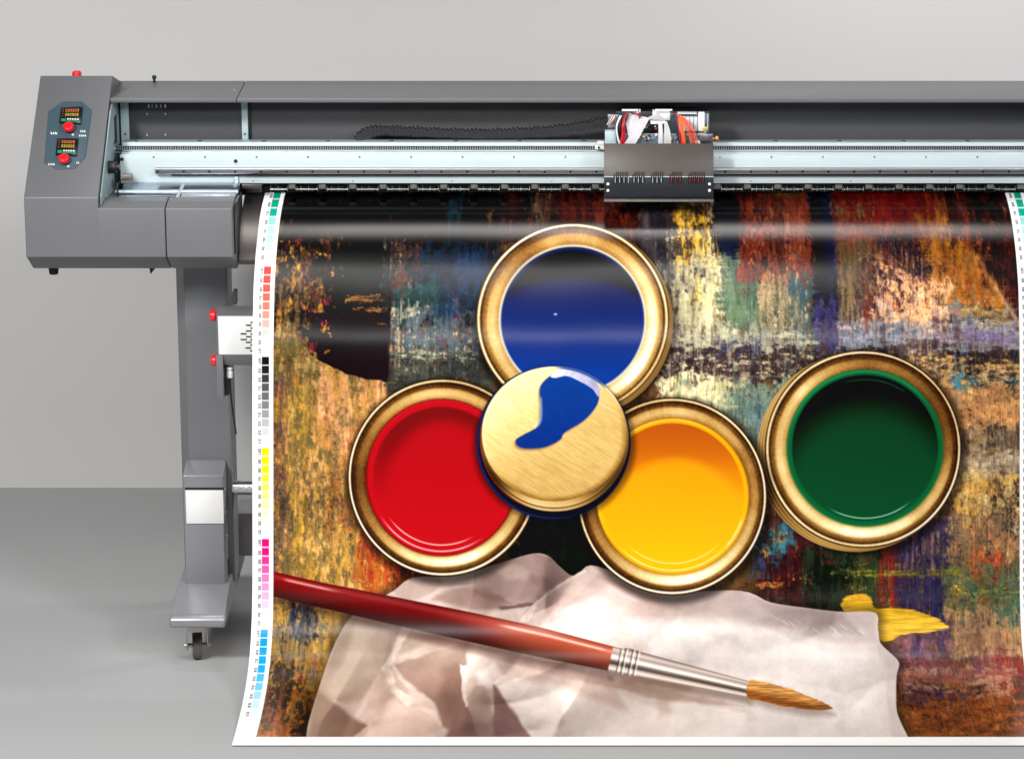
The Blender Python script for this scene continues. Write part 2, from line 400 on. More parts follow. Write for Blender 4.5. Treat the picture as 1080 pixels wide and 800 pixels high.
# louvre slots across the fold
up_n = Vector((0, -(zc_top-zc_fold), .035)).normalized()
def face_pt(px, py):
    if py > 186.3: return W(px, py, .0182)
    return onplane(px, py, Vector((0, .0182, zc_fold)), up_n)
for g in range(5):
    x0 = 647.2+g*19.7
    n = (7, 6, 6, 6, 8)[g]
    for k in range(n):
        px = x0+k*2.3
        top = 181.2 if k not in (0,) else 183.5; bot = 193.2
        mb = MB(); wdt = 1.35
        pts = [face_pt(px, bot), face_pt(px+wdt, bot), face_pt(px+wdt, 186.3), face_pt(px+wdt, top), face_pt(px, top), face_pt(px, 186.3)]
        a = [mb.bm.verts.new(p) for p in pts]
        mb.bm.faces.new((a[0], a[1], a[2], a[5])); mb.bm.faces.new((a[5], a[2], a[3], a[4]))
        bmesh.ops.solidify(mb.bm, geom=mb.bm.faces[:], thickness=.0012)
        mb.build('louvre_slot', M['dark'], CAR, smooth=False)
        if g in (0, 1, 2, 3, 4) and k % 2 == 0:
            mb = MB(); mb.pbox(px+1.3, px+2.0, 187.5, bot-.6, .0188, .001, 0); mb.build('slot_lip', M['crimson'] if g > 2 else M['chip'], CAR, smooth=False)
for px in (641.2, 748.3):
    for py in (194, 200.8):
        s = W(px, py, .0195); MB().cyl((s.x, .0165, s.z), (s.x, .021, s.z), .0036, n=14, bev=.001).build('bolt', M['white'], CAR)
# electronics on the carriage
shape('circuit_board', 'pcb', (657, 752, 141, 151.6), Y=.075, depth=.004, par=CAR)
shape('circuit_board', 'pcb', (705, 748, 119.5, 151), Y=.15, depth=.004, par=CAR)
shape('side_bracket', 'cyan2', (638, 651, 139, 152.5), Y=.07, depth=.03, par=CAR)
shape('side_bracket', 'rail', (641, 655, 121, 140), Y=.11, depth=.02, par=CAR)
shape('side_bracket', 'rail', (738.6, 751, 141.5, 151.5), Y=.066, depth=.03, par=CAR)
for a in ((656, 673.5, 115.7, 117.4), (671.5, 673.3, 115.6, 121), (674.3, 675.5, 115.6, 119), (692, 709, 115.6, 117.2), (690.8, 692.4, 115.6, 121.5), (688.4, 689.6, 116, 119.5)):
    shape('connector', 'white', a, Y=.085, depth=.008, par=CAR)
shape('connector', 'white', (688, 707, 118.5, 127.5), Y=.1, depth=.03, par=CAR, bev=.004)
shape('connector', 'ribbon', (686, 702, 128.2, 131), Y=.09, depth=.02, par=CAR)
for px in np.arange(715.5, 741, 4.1):
    shape('driver_module', 'chip', (px, px+3.6, 124, 138.4), Y=.1, depth=.02, par=CAR)
shape('driver_module', 'white', (736.5, 743, 119, 138.4), Y=.095, depth=.015, par=CAR)
shape('heat_sink', 'chip', (714.5, 735, 119.3, 120.6), Y=.12, depth=.02, par=CAR)
shape('fitting', 'brass', (741, 746, 134.2, 137.8), Y=.085, depth=.01, par=CAR, bev=.002)
shape('fitting', 'chip', (743.2, 744.2, 138, 144), Y=.085, depth=.004, par=CAR)
shape('antenna_pin', 'chip', (746, 746.7, 121, 138), Y=.09, depth=.002, par=CAR, bev=0)
k0 = W(754, 146.5, .09)
MB().cyl((k0.x-.008, .09, k0.z), (k0.x+.001, .09, k0.z), .003, n=12).cyl((k0.x, .09, k0.z), (k0.x+.009, .09, k0.z), .0075, n=20, bev=.001).build('adjuster_knob', M['copper'], CAR)
for i in range(46):
    px = random.uniform(658, 748); py = random.uniform(141, 150); w = random.uniform(.8, 3.2); h = random.uniform(.8, 3)
    shape('component', random.choice(['chip', 'chip', 'dark', 'white', 'pcb', 'steel', 'brass']), (px, px+w, py, min(151.5, py+h)), Y=.07-random.uniform(0, .004), depth=.008, par=CAR, bev=.0003)
for i in range(16):
    px = random.uniform(676, 692); py = random.uniform(131, 141); w = random.uniform(.8, 2.5)
    shape('component', random.choice(['chip', 'dark', 'dark', 'white', 'crimson', 'copper']), (px, px+w, py, py+random.uniform(.8, 2.5)), Y=.09, depth=.006, par=CAR, bev=.0003)
shape('mounting_block', 'dark', (650, 748, 117.5, 152), Y=.165, depth=.02, par=CAR)
def ribbon(A, Bq, m='ribbon'):
    mb = MB(); mb.strip([W(*p) for p in A], [W(*p) for p in Bq], .0012); return mb.build('ribbon_cable', M[m], CAR)
ribbon([(676, 122.5, .085), (670, 133, .068), (664, 143, .06), (658.5, 151.5, .062)], [(685.5, 124.5, .085), (680, 134, .068), (675, 143.5, .06), (670, 152, .062)])
ribbon([(664, 119.5, .09), (660, 130, .075), (661.5, 139, .07), (664, 150, .072)], [(673.5, 122, .09), (674, 130, .075), (673, 139, .07), (672, 150, .072)])
ribbon([(684, 123.2, .088), (690, 121.2, .08), (697, 121.8, .08), (702, 126, .085)], [(685, 126.6, .088), (691, 124.2, .08), (697, 125, .08), (700, 128, .085)], 'white')
ribbon([(694, 128, .08), (694.5, 137, .066), (694.2, 144, .063), (694, 152, .065)], [(698.2, 128, .08), (699, 137, .066), (699, 144, .063), (699, 152, .065)])
ribbon([(700.5, 128, .082), (700.5, 137, .068), (700, 144, .063), (700, 152, .065)], [(703.5, 128, .082), (706.5, 137, .068), (707.6, 144, .063), (708, 152, .065)], 'white')
def wire(pts, m, r=.0013):
    mb = MB(); mb.tube(spline([W(*p) for p in pts], 7), r, 7); mb.build('wire', M[m], CAR)
for i in range(7):
    o = i*.85
    wire([(664-o*.4, 118.6+o*.2, .08), (659.5-o*.3, 124+o*.2, .066), (658.8-o*.5, 134, .06-.001*i), (659.5-o*.7, 143, .06), (658.5-o*1.0, 151.8, .064)], 'crimson' if i < 5 else 'red', .0014)
for i in range(5):
    wire([(657-i*.5, 118.8, .08), (653.5-i*.6, 128, .07), (651.5-i*.4, 139, .064), (653-i*.5, 151.6, .066)], 'nvywire', .0016)
for i in range(2):
    wire([(654+i*1.5, 122, .075), (650.2+i*.8, 132, .062), (650.5+i*.7, 142, .06), (652.8+i*1.2, 152, .062)], 'white', .0012)
for i in range(4):
    wire([(668+i, 117.6+i*.5, .08), (671+i, 120.6, .076), (675+i*.6, 123.3+i*.3, .079)], 'crimson', .001)
for i in range(6):
    wire([(709+i*.6, 118+i*.3, .08), (713+i*.4, 125, .068), (714.5+i*.3, 136, .062), (716+i*.5, 151.8, .064)], 'nvywire' if i < 3 else 'crimson', .0014)
for i in range(6):
    o = i*.95
    wire([(714+o*.5, 121.5+o*.2, .078), (716.5+o*.7, 128, .064), (718+o*.6, 138, .059), (719.5+o*.6, 146, .058), (719.5+o*.7, 152, .062)], 'orange', .0015)
for i in range(5):
    wire([(717+i*.6, 121.8+i*.2, .077), (725-i*1.3, 127, .066), (731-i*1.7, 136, .059), (734.5-i*1.9, 144.5, .058), (735-i*1.6, 152, .06)], 'orange' if i != 2 else 'red', .0011)
for i in range(4):
    wire([(640+i*.8, 131.5, .09), (643+i*1.3, 127, .085), (646.5+i*1.0, 122.5, .09)], ('ribbon', 'crimson', 'ribbon', 'copper')[i], .001)
shape('belt_clamp', 'white', (630, 637, 149.5, 153.2), (627.5, 637, 153.8, 157.5), Y=.155, depth=.018, par=CAR)
s = W(631.5, 155.5, .155); MB().cyl((s.x, .152, s.z), (s.x, .156, s.z), .003, n=12).build('bolt', M['dark'], CAR)

# --- cable chain
path = spline([W(377, 151, .232), W(379, 146, .232), (W(384, 140, .232)), W(396, 137.5, .23), W(430, 138.5, .228), W(480, 140.6, .225), W(530, 140.6, .222), W(580, 137.5, .218), (W(615, 133, .214)), W(642, 127.5, .21)], 22)
mb = MB()
dists = [0]
for a, b in zip(path, path[1:]): dists.append(dists[-1]+(b-a).length)
L_ = dists[-1]; n = int(L_/.0105)
def along(s):
    for i in range(len(dists)-1):
        if dists[i+1] >= s:
            t = (s-dists[i])/max(1e-9, dists[i+1]-dists[i]); return path[i].lerp(path[i+1], t), (path[i+1]-path[i]).normalized()
    return path[-1], (path[-1]-path[-2]).normalized()
for i in range(n+1):
    p, tg = along(L_*i/n); ang = math.atan2(tg.z, tg.x)
    hh = .0125+.0012*math.sin(i*1.3)
    m4 = Matrix.Translation(p) @ Matrix.Rotation(-ang, 4, 'Y')
    r = bmesh.ops.create_cube(mb.bm, size=1, matrix=m4 @ Matrix.Diagonal((.0064, .018, hh*2, 1)))
    bmesh.ops.bevel(mb.bm, geom=list({e for v in r['verts'] for e in v.link_edges}), offset=.0016, segments=2, affect='EDGES')
    r = bmesh.ops.create_cube(mb.bm, size=1, matrix=m4 @ Matrix.Translation((.005, 0, .001*((i % 3)-1))) @ Matrix.Diagonal((.006, 0.0150, hh*1.3, 1)))
mb.build('cable_chain', M['chain'], P)

# --- leg: column, ankle cover, foot, casters
LEG = MB()
Yc = .13
xc = lambda px, py, Y: W(px, py, Y).x
xa, xb_, xd = xc(186.0, 300, Yc+.045), xc(194.0, 300, Yc), xc(240, 300, Yc)
zc0 = .16
col = [(xa, Yc+.045), (xb_, Yc), (xd-.003, Yc), (xd, Yc+.003), (xd, Yc+.11), (xa, Yc+.11)]
vs0 = [LEG.bm.verts.new((x, y, zc0)) for x, y in col]; vs1 = [LEG.bm.verts.new((x, y, zb1-.0005)) for x, y in col]
LEG.bm.faces.new(vs0[::-1]); LEG.bm.faces.new(vs1)
for i in range(6): LEG.bm.faces.new((vs0[i], vs0[(i+1) % 6], vs1[(i+1) % 6], vs1[i]))
LEGo = LEG.build('leg', M['grey_leg'], P, smooth=False)
bvm = LEGo.modifiers.new('edge', 'BEVEL'); bvm.width = .002; bvm.segments = 2
# top flange plate and shadowed mount
MB().box((xa-.006, Yc-.01, zb1-.006), (xd+.012, Yc+.16, zb1-.0008), .001).build('mounting_flange', M['dark'], LEGo)
Ya = .045
xk0, xk1 = xc(194.6, 560, Ya), xc(236.5, 560, Ya)
zk_b = W(215, 622.5, Ya).z; zk_t = W(215, 501, Ya).z; zk_tt = W(215, 485, Yc-.002).z
ank = [(Ya, zk_b), (Ya, zk_t), (Yc-.002, zk_tt), (.36, zk_tt), (.36, zk_b)]
MB().xprofile(ank, xk0, xk1, .003, 3).build('ankle_cover', M['grey_foot'], LEGo)
MB().pbox(195.2, 236, 500.3, 501.2, Ya-.0012, .002, .0003).build('cover_seam', M['steel'], LEGo)
MB().pbox(195, 236.3, 513.8, 516.3, Ya-.0008, .002, 0).build('cover_gap', M['dark'], LEGo)
MB().pbox(196, 235.6, 517, 552, Ya-.004, .006, .0012).build('white_plate', M['face'], LEGo)
# slots and bolts on the inner side of the ankle
for (y0, y1, z0, z1) in ((.105, .13, W(245, 612, .12).z, W(245, 588, .12).z), (.21, .24, W(250, 597, .22).z, W(250, 574, .22).z), (.25, .27, W(252, 545, .26).z, W(252, 508, .26).z), (.13, .155, W(246, 523, .14).z, W(246, 507, .14).z)):
    MB().box((xk1-.001, y0, z0), (xk1+.0008, y1, z1), 0).build('side_slot', M['dark'], LEGo)
for (y, py) in ((.07, 516), (.085, 540), (.085, 565), (.1, 617), (.2, 530)):
    z = W(242, py, y).z; MB().cyl((xk1-.001, y, z), (xk1+.003, y, z), .004, n=12, bev=.001).build('side_bolt', M['castm'], LEGo)
# foot
Yf0 = -.125
zfb = W(208, 662, Yf0).z
xf0, xf1 = xc(178.6, 660, Yf0), xc(237.5, 660, Yf0)
foot = [(Yf0, zfb), (Yf0, zfb+.020), (Yf0+.012, zfb+.032), (.05, zfb+.062), (.40, zfb+.062), (.50, zfb+.03), (.50, zfb)]
fm = MB()
fm.xprofile(foot, xf0, xf1, .006, 4)
for v in fm.bm.verts:                    # tapers a little towards the column
    t = min(1, max(0, (v.co.y-Yf0)/.2)); cxm = (xf0+xf1)/2
    v.co.x = cxm+(v.co.x-cxm)*(1-.06*t)
fm.build('foot', M['grey_foot'], LEGo)
def caster(x, y, yaw):
    mb = MB(); mb.cyl((0, 0, zfb-.004), (0, 0, zfb+.001), .026, n=28).cyl((0, 0, zfb-.012), (0, 0, zfb-.004), .021, n=28, bev=.002)
    for sx in (-1, 1):
        mb.prism([Vector((sx*.024, -.028, zfb-.012)), Vector((sx*.024, .018, zfb-.012)), Vector((sx*.024, .034, .040)), Vector((sx*.024, .010, .026)), Vector((sx*.024, -.028, zfb-.04))], Vector((sx, 0, 0)), 0, .0035, .0008)
    mb.box((-.0275, -.026, zfb-.018), (.0275, .02, zfb-.012), .002)
    mb.box((-.0275, -.029, zfb-.034), (.0275, -.0255, zfb-.012), .001)
    mb.cyl((-.034, .022, .036), (.034, .022, .036), .0055, n=14, bev=.001)
    w = MB(); w.cyl((-.0125, .022, .036), (.0125, .022, .036), .036, n=40, bev=.005)
    r = Matrix.Translation((x, y, 0)) @ Matrix.Rotation(yaw, 4, 'Z')
    for b in (mb, w): bmesh.ops.transform(b.bm, matrix=r, verts=b.bm.verts[:])
    mb.build('caster_fork', M['castm'], LEGo); w.build('caster_wheel', M['tyre'], LEGo)
cxx = xc(209, 690, -.02)
caster(cxx, -.03, .12); caster(cxx, .43, -.4)
# second leg at the far end (outside the picture)
dupe(LEGo, P, (W(1330, 190, .1).x-.5-xa, 0, 0))
rc = MB().xprofile(prof, XR+.001, XR+.25, .0025, 3).build('end_cabinet', M['grey'], P)

# --- dryer box in front of the column
Yh = .0
xh1 = W(1120, 350, Yh).x
h_prof = [(Yh, W(250, 333, Yh).z), (Yh, W(250, 374.5, Yh).z), (Yh+.012, W(250, 385, Yh+.012).z), (.11, W(250, 385, .012).z), (.11, W(250, 322, .11).z), (Yh+.05, W(250, 322.6, Yh+.05).z)]
hx0 = xc(228.6, 350, Yh)
DR = MB().xprofile(h_prof, hx0, xh1, .0015, 2).build('dryer_box', M['grey'], P)
MB().box((hx0+.004, Yh-.003, W(250, 373.5, Yh).z), (xh1-.004, Yh-.0004, W(250, 333.2, Yh).z), .001).build('face_plate', M['face'], DR)
rows = [(340, 264, 3.4), (342.9, 259.2, 6), (346.1, 264, 3), (349, 259.2, 6.2), (352, 253.6, 6.6), (352.4, 264, 5), (355, 259.4, 6), (358, 253.6, 6.8), (358.2, 264, 5), (361, 259, 6.2), (364, 264, 3.4), (367, 258.8, 6), (370, 263.6, 4)]
for py, px, w in rows:
    MB().pbox(px, px+w, py-.75, py+.75, Yh-.0042, .003, .0008).build('vent_slot', M['dark'], DR)
    if px > 262: MB().pbox(px+8, px+14, py-.75, py+.75, Yh-.0042, .003, .0008).build('vent_slot', M['dark'], DR)
MB().pbox(228.3, 235.6, 375, 420.5, Yh-.004, .03, .0015).build('hanging_bracket', M['grey'], DR)
MB().pbox(235.8, 240.5, 386, 417, Yh+.03, .03, .001).build('bracket_web', M['dark'], DR)
for py in (331.5, 378.8):
    p = W(227.5, py, .03); mb = MB()
    mb.cyl((hx0-.0005, .02, p.z), (hx0-.006, .02, p.z), .006, n=16); mb.cyl((hx0-.004, .02, p.z), (hx0-.018, .02, p.z), .0155, .0135, 28, .003)
    mb.build('red_knob', M['red'], DR)
p = W(242.3, 389, .03)
gl = MB(); gl.cyl((p.x, .03, p.z-.022), (p.x, .03, p.z-.006), .0085, n=20, bev=.001).cyl((p.x, .03, p.z-.006), (p.x, .03, p.z+.002), .0065, n=16).cyl((p.x, .03, p.z), (p.x, .03, p.z+.006), .0085, n=20, bev=.001)
gl.build('cable_gland', M['white'], DR)
mb = MB(); mb.tube(spline([(p.x, .03, p.z-.02), (p.x, .031, p.z-.05), (p.x+.001, .05, p.z-.10), (p.x, .14, p.z-.2)]), .0022).build('power_cable', M['dark'], DR)
MB().prism([W(239, 321.5, .08), W(249.5, 321.5, .08), W(249.5, 307, .08), W(246, 307, .08)], Vector((0, 1, 0)), 0, .03).build('support_bracket', M['back'], P)

# --- take-up tube and cross beam between the legs
tz = W(250, 513.5, .15).z
MB().cyl((xk1-.004, .15, tz), (W(1130, 513, .15).x, .15, tz), .0195, n=64).build('take_up_tube', M['tube'], P)
MB().box((xk1+.0005, .31, W(260, 586, .31).z), (W(1130, 513, .15).x, .44, W(260, 541, .31).z), .004).build('cross_beam', M['grey_beam'], P)
s = W(257, 559, .31); MB().cyl((s.x, .306, s.z), (s.x, .311, s.z), .004, n=12, bev=.001).build('screw', M['castm'], P)

# ------------------------------------------------------------------ the banner: what is printed on it
# canvas coordinates: X, y in units of 1/435 m across the sheet; K samples per unit
K = 1.4
X0, X1, Y0_, Y1_ = 268.0, 1099.0, 203.0, 785.0
CWd, CHt = int((X1-X0)*K), int((Y1_-Y0_)*K)
gx = X0+np.arange(CWd)/(CWd-1)*(X1-X0); gy = Y0_+np.arange(CHt)/(CHt-1)*(Y1_-Y0_)
IMG = np.zeros((CHt, CWd, 3), np.float32)
rng = np.random.default_rng(11)
def smooth(a, b, x):
    t = np.clip((x-a)/(b-a+1e-9), 0, 1); return t*t*(3-2*t)
def win(x0, y0, x1, y1):
    i0 = max(0, int((x0-X0)*K)); i1 = min(CWd, int((x1-X0)*K)+2); j0 = max(0, int((y0-Y0_)*K)); j1 = min(CHt, int((y1-Y0_)*K)+2)
    return (slice(j0, j1), slice(i0, i1)) if i1 > i0 and j1 > j0 else None
def vnoise(xs, ys, sx, sy):
    """value noise with cells sx by sy sampled on the grid xs, ys"""
    u = (xs-xs[0])/sx+rng.random(); v = (ys-ys[0])/sy+rng.random()
    g = rng.random((int(v[-1])+3, int(u[-1])+3)).astype(np.float32)
    iu = u.astype(int); iv = v.astype(int); fu = (u-iu).astype(np.float32); fv = (v-iv).astype(np.float32)
    fu = fu*fu*(3-2*fu); fv = (fv*fv*(3-2*fv))[:, None]
    a = g[iv][:, iu]; b = g[iv][:, iu+1]; c = g[iv+1][:, iu]; d = g[iv+1][:, iu+1]
    return (a*(1-fu)+b*fu)*(1-fv)+(c*(1-fu)+d*fu)*fv
def fbm(xs, ys, sx, sy, octv=4, gain=.55):
    s = 0; amp = 1; tot = 0
    for o in range(octv):
        s = s+amp*vnoise(xs, ys, max(sx, .6), max(sy, .6)); tot += amp; amp *= gain; sx *= .5; sy *= .5
    s = s/tot
    return np.clip((s-.5)*1.9+.5, 0, 1)
def blend(w, a, col):
    IMG[w] = IMG[w]*(1-a[..., None])+np.asarray(col, np.float32)*a[..., None]
def mixc(c1, c2, t): return np.asarray(c1, np.float32)*(1-t[..., None])+np.asarray(c2, np.float32)*t[..., None]
def patch(x0, y0, x1, y1, c1, c2=None, cover=.85, sx=5, sy=14, rag=6, var=.22, op=1.0, slant=0):
    w = win(x0-rag*1.6, y0-rag*1.6, x1+rag*1.6, y1+rag*1.6)
    if w is None: return
    ys, xs = gy[w[0]], gx[w[1]]
    n1 = fbm(xs, ys, sx*2.2, sy*2.2); n2 = fbm(xs, ys, sx, sy, 5, .62); n3 = fbm(xs, ys, rag*1.5, rag*1.5)
    XX = xs[None, :]+slant*(ys[:, None]-(y0+y1)/2)
    d = np.minimum(np.minimum(XX-x0, x1-XX), np.minimum(ys[:, None]-y0, y1-ys[:, None]))
    d = d+(n3-.5)*2*rag+(n2-.5)*rag
    inner = np.clip(d/(rag+1e-3), 0, 1)
    thr = np.quantile(n2, 1-cover) if cover < 1 else -1
    thr = thr+(1-inner)*.12
    a = smooth(-.5, .9, d)*smooth(thr-.09, thr+.09, n2)*op
    c = mixc(c1, c1 if c2 is None else c2, smooth(.35, .7, n1))
    c = c*(1+var*(n2-.5)*2)[..., None]
    IMG[w] = IMG[w]*(1-a[..., None])+c*a[..., None]
def scatter(x0, y0, x1, y1, n, cols, wr, hr, cover=.6, op=1.0, rag=2.5, sx=2, sy=4):
    for i in range(n):
        x = rng.uniform(x0, x1); y = rng.uniform(y0, y1); w = rng.uniform(*wr); h = rng.uniform(*hr)
        c = np.array(cols[rng.integers(len(cols))], np.float32)*rng.uniform(.8, 1.15)
        patch(x-w/2, y-h/2, x+w/2, y+h/2, c, c*.75, cover, sx, sy, rag, .25, op, rng.uniform(-.15, .15))

BLK, NVY, GLD, OCH, CRM, PCH, RED, ORG_, OLV, TEAL, GRY, BRN, MRN, PUR, GRN = (14, 11, 11), (24, 30, 62), (205, 155, 55), (176, 124, 50), (222, 208, 170), (232, 172, 122), (178, 42, 34), (200, 104, 40), (104, 96, 58), (34, 84, 92), (120, 118, 108), (92, 62, 44), (72, 24, 30), (74, 62, 104), (92, 118, 88)
C_BR = np.array((1.12, .98, .84), np.float32)
# ground tone
patch(280, 195, 1090, 800, (88, 62, 46), (120, 86, 52), 1, 10, 26, 2, .4)
# ---- left third
patch(286, 330, 412, 800, (196, 148, 62), (150, 116, 60), 1, 4, 16, 5, .3)
patch(288, 400, 410, 640, (206, 160, 64), (226, 172, 104), .7, 3, 10, 6)
patch(288, 380, 400, 620, OLV, (84, 74, 56), .44, 3, 8, 8, op=.85)
patch(330, 385, 412, 480, PCH, (214, 156, 84), .75, 5, 15, 8)
patch(286, 300, 306, 640, (112, 70, 72), (90, 66, 84), .45, 2, 14, 3)
patch(355, 440, 400, 560, (150, 92, 48), (188, 112, 62), .45, 3, 16, 6, slant=.25)
patch(380, 550, 460, 640, (180, 62, 36), (196, 110, 42), .8, 4, 9, 10)
patch(420, 560, 520, 620, (150, 58, 36), (90, 44, 34), .7, 5, 9, 8)
scatter(290, 380, 405, 600, 60, [OLV, (84, 76, 70), GLD, (226, 184, 92), (140, 92, 62), (226, 172, 104), (206, 150, 60)], (3, 12), (8, 36), .5, .75)
scatter(290, 300, 330, 400, 26, [GLD, OCH, (190, 160, 90), OLV, BRN], (4, 14), (6, 20), .6)
# below the brush
patch(286, 625, 375, 730, (200, 160, 66), (176, 140, 70), .9, 4, 18, 6, .25)
patch(286, 640, 345, 720, (130, 108, 80), (106, 94, 92), .45, 2.5, 14, 6)
patch(304, 628, 336, 678, NVY, (30, 50, 90), .55, 3, 12, 4)
scatter(296, 625, 350, 668, 18, [NVY, (20, 30, 40), OLV, GLD], (3, 9), (8, 24), .6)
patch(286, 728, 352, 785, (150, 86, 42), (196, 120, 50), .9, 5, 8, 5, .35)
patch(290, 705, 345, 760, (36, 32, 34), (60, 44, 40), .45, 5, 7, 6, slant=-.8)
scatter(286, 700, 350, 776, 34, [(190, 94, 40), (46, 36, 40), OCH, (110, 120, 58), (200, 140, 60)], (4, 18), (4, 12), .6)
patch(328, 752, 356, 790, BLK, (40, 26, 20), .85, 5, 6, 6)
# ---- dark top left
patch(286, 190, 520, 352, BLK, (22, 15, 16), 1, 8, 14, 10, .3)
patch(292, 258, 345, 350, GLD, BRN, .30, 4, 7, 12); patch(290, 285, 322, 372, OCH, (120, 96, 58), .5, 3, 8, 8)
patch(288, 340, 330, 400, (200, 168, 104), OLV, .6, 3, 9, 8)
scatter(294, 250, 350, 360, 26, [(150, 36, 48), (190, 128, 54), (98, 26, 36), (70, 34, 28)], (3, 10), (3, 9), .5)
scatter(320, 270, 350, 372, 9, [(140, 40, 56), (186, 100, 80)], (4, 9), (4, 9), .6)
# ---- the strip left of the blue tin
patch(408, 262, 520, 330, (18, 34, 52), (22, 48, 74), .95, 9, 9, 14)
patch(415, 292, 470, 335, (22, 62, 60), TEAL, .8, 8, 8, 12); patch(455, 262, 520, 345, (22, 46, 78), (30, 64, 108), .75, 9, 14, 14, op=.8)
patch(406, 255, 422, 290, (138, 134, 118), (96, 90, 78), .7, 3, 9, 4); patch(416, 255, 440, 300, (96, 60, 44), MRN, .55, 4, 6, 6)
patch(405, 322, 440, 378, (168, 160, 138), (200, 186, 150), .6, 3, 14, 7); patch(420, 320, 520, 378, (92, 106, 112), (70, 86, 104), .75, 8, 9, 12)
patch(405, 372, 520, 420, (64, 70, 66), (88, 92, 82), .95, 8, 6, 8); patch(405, 370, 505, 380, (196, 190, 160), (140, 140, 120), .4, 8, 2, 3)
scatter(412, 280, 500, 368, 46, [(130, 30, 44), (110, 28, 42), (150, 60, 62)], (3, 10), (2, 5), .4, .8)
scatter(415, 340, 505, 415, 24, [CRM, (150, 146, 130), (60, 80, 96)], (4, 16), (2, 5), .5)
patch(402, 225, 416, 400, (30, 20, 22), (60, 40, 42), .5, 2, 20, 2)
patch(468, 205, 482, 262, (20, 50, 60), None, .7, 4, 20, 4)
# ---- behind / right of the blue tin
patch(515, 195, 705, 260, (24, 16, 16), (52, 28, 26), 1, 5, 12, 6, .4)
patch(555, 205, 580, 260, (92, 80, 66), BRN, .55, 2, 8, 6); patch(584, 205, 655, 245, (98, 30, 26), (60, 28, 24), .6, 3, 12, 8)
patch(628, 206, 668, 262, (120, 50, 34), (72, 36, 30), .7, 3, 12, 8); patch(676, 205, 700, 300, (60, 52, 72), (90, 70, 62), .7, 3, 14, 6)
patch(684, 205, 722, 345, (46, 42, 50), (74, 66, 66), .95, 3, 16, 6, .35); patch(690, 280, 722, 350, (120, 110, 92), (170, 158, 128), .5, 3, 8, 6)
patch(712, 205, 760, 260, (110, 82, 52), (52, 34, 36), .9, 3, 9, 6); patch(716, 232, 758, 300, (214, 172, 50), (226, 196, 104), .8, 4, 12, 6, .25)
patch(712, 270, 762, 392, (214, 202, 168), (176, 170, 136), .85, 4, 18, 8, .2); patch(714, 212, 730, 235, (196, 150, 50), None, .6, 3, 7, 3)
patch(735, 255, 757, 330, (222, 188, 80), (232, 214, 160), .6, 3, 14, 4)
scatter(690, 215, 756, 330, 34, [(44, 36, 50), (30, 28, 40), CRM, (110, 80, 40)], (3, 9), (4, 14), .5)
patch(755, 205, 803, 262, (18, 16, 20), (30, 24, 26), 1, 4, 12, 5); patch(757, 240, 790, 276, (24, 32, 66), NVY, .85, 5, 8, 5)
patch(757, 272, 806, 350, (80, 110, 90), (104, 126, 100), .97, 5, 16, 6, .18); patch(757, 340, 810, 372, (150, 158, 132), (186, 184, 150), .8, 5, 7, 6)
patch(782, 205, 862, 300, (150, 56, 34), (118, 44, 34), .95, 4, 18, 7, .3); patch(800, 225, 850, 270, (176, 88, 52), (190, 118, 78), .6, 3, 14, 8, op=.8)
patch(790, 250, 830, 285, (120, 46, 28), (70, 30, 26), .7, 4, 8, 7); patch(798, 208, 812, 262, (52, 22, 22), (120, 50, 34), .5, 2, 10, 4)
patch(800, 285, 850, 376, (170, 152, 118), (130, 122, 92), .9, 2.6, 22, 7, .25); patch(832, 290, 862, 376, (70, 92, 96), (50, 90, 110), .6, 3, 10, 6)
scatter(785, 215, 860, 300, 44, [(196, 52, 36), (80, 34, 28), (210, 120, 70), (36, 28, 44)], (3, 9), (4, 18), .45)
scatter(800, 300, 858, 372, 22, [CRM, (90, 110, 96), (190, 168, 130)], (2, 6), (8, 26), .5)
patch(858, 200, 884, 340, (16, 18, 34), (24, 34, 82), 1, 5, 22, 3, .3); patch(860, 315, 884, 374, (82, 72, 124), (60, 56, 108), .85, 4, 12, 3)
patch(884, 200, 1000, 250, (164, 34, 28), (136, 30, 26), 1, 5, 10, 4, .2); patch(884, 230, 1000, 268, (176, 88, 50), (160, 62, 40), .75, 6, 8, 8)
patch(884, 210, 925, 240, (140, 110, 64), None, .3, 3, 6, 5); patch(984, 205, 1010, 250, (196, 120, 40), (168, 60, 34), .7, 4, 14, 5)
patch(884, 258, 935, 352, (134, 108, 76), (110, 92, 62), .95, 2.5, 16, 5, .3); patch(905, 262, 945, 350, (120, 50, 44), (96, 70, 80), .5, 3, 10, 6)
patch(935, 250, 985, 320, (44, 36, 62), (34, 30, 54), .8, 5, 8, 8); patch(975, 230, 1060, 330, (198, 128, 44), (176, 104, 38), .95, 5, 14, 7, .22)
patch(925, 295, 1004, 344, (236, 172, 122), (244, 190, 140), .95, 6, 8, 7, .12); patch(925, 252, 980, 322, (40, 32, 60), (100, 54, 40), .4, 3, 7, 8, slant=-.5)
scatter(905, 270, 965, 335, 30, [(46, 38, 66), (150, 60, 50), PCH, (226, 176, 120)], (3, 10), (3, 9), .5)
for i in range(5): patch(920+i*10, 274+i*5.2, 934+i*10, 281+i*5.2, (226, 172, 122), PCH, .75, 5, 2, 3, slant=-1.2)
patch(1000, 322, 1075, 346, (120, 140, 130), (196, 150, 80), .7, 7, 3, 5); scatter(1000, 320, 1070, 345, 12, [(40, 110, 150), CRM], (6, 16), (1.5, 4), .6)
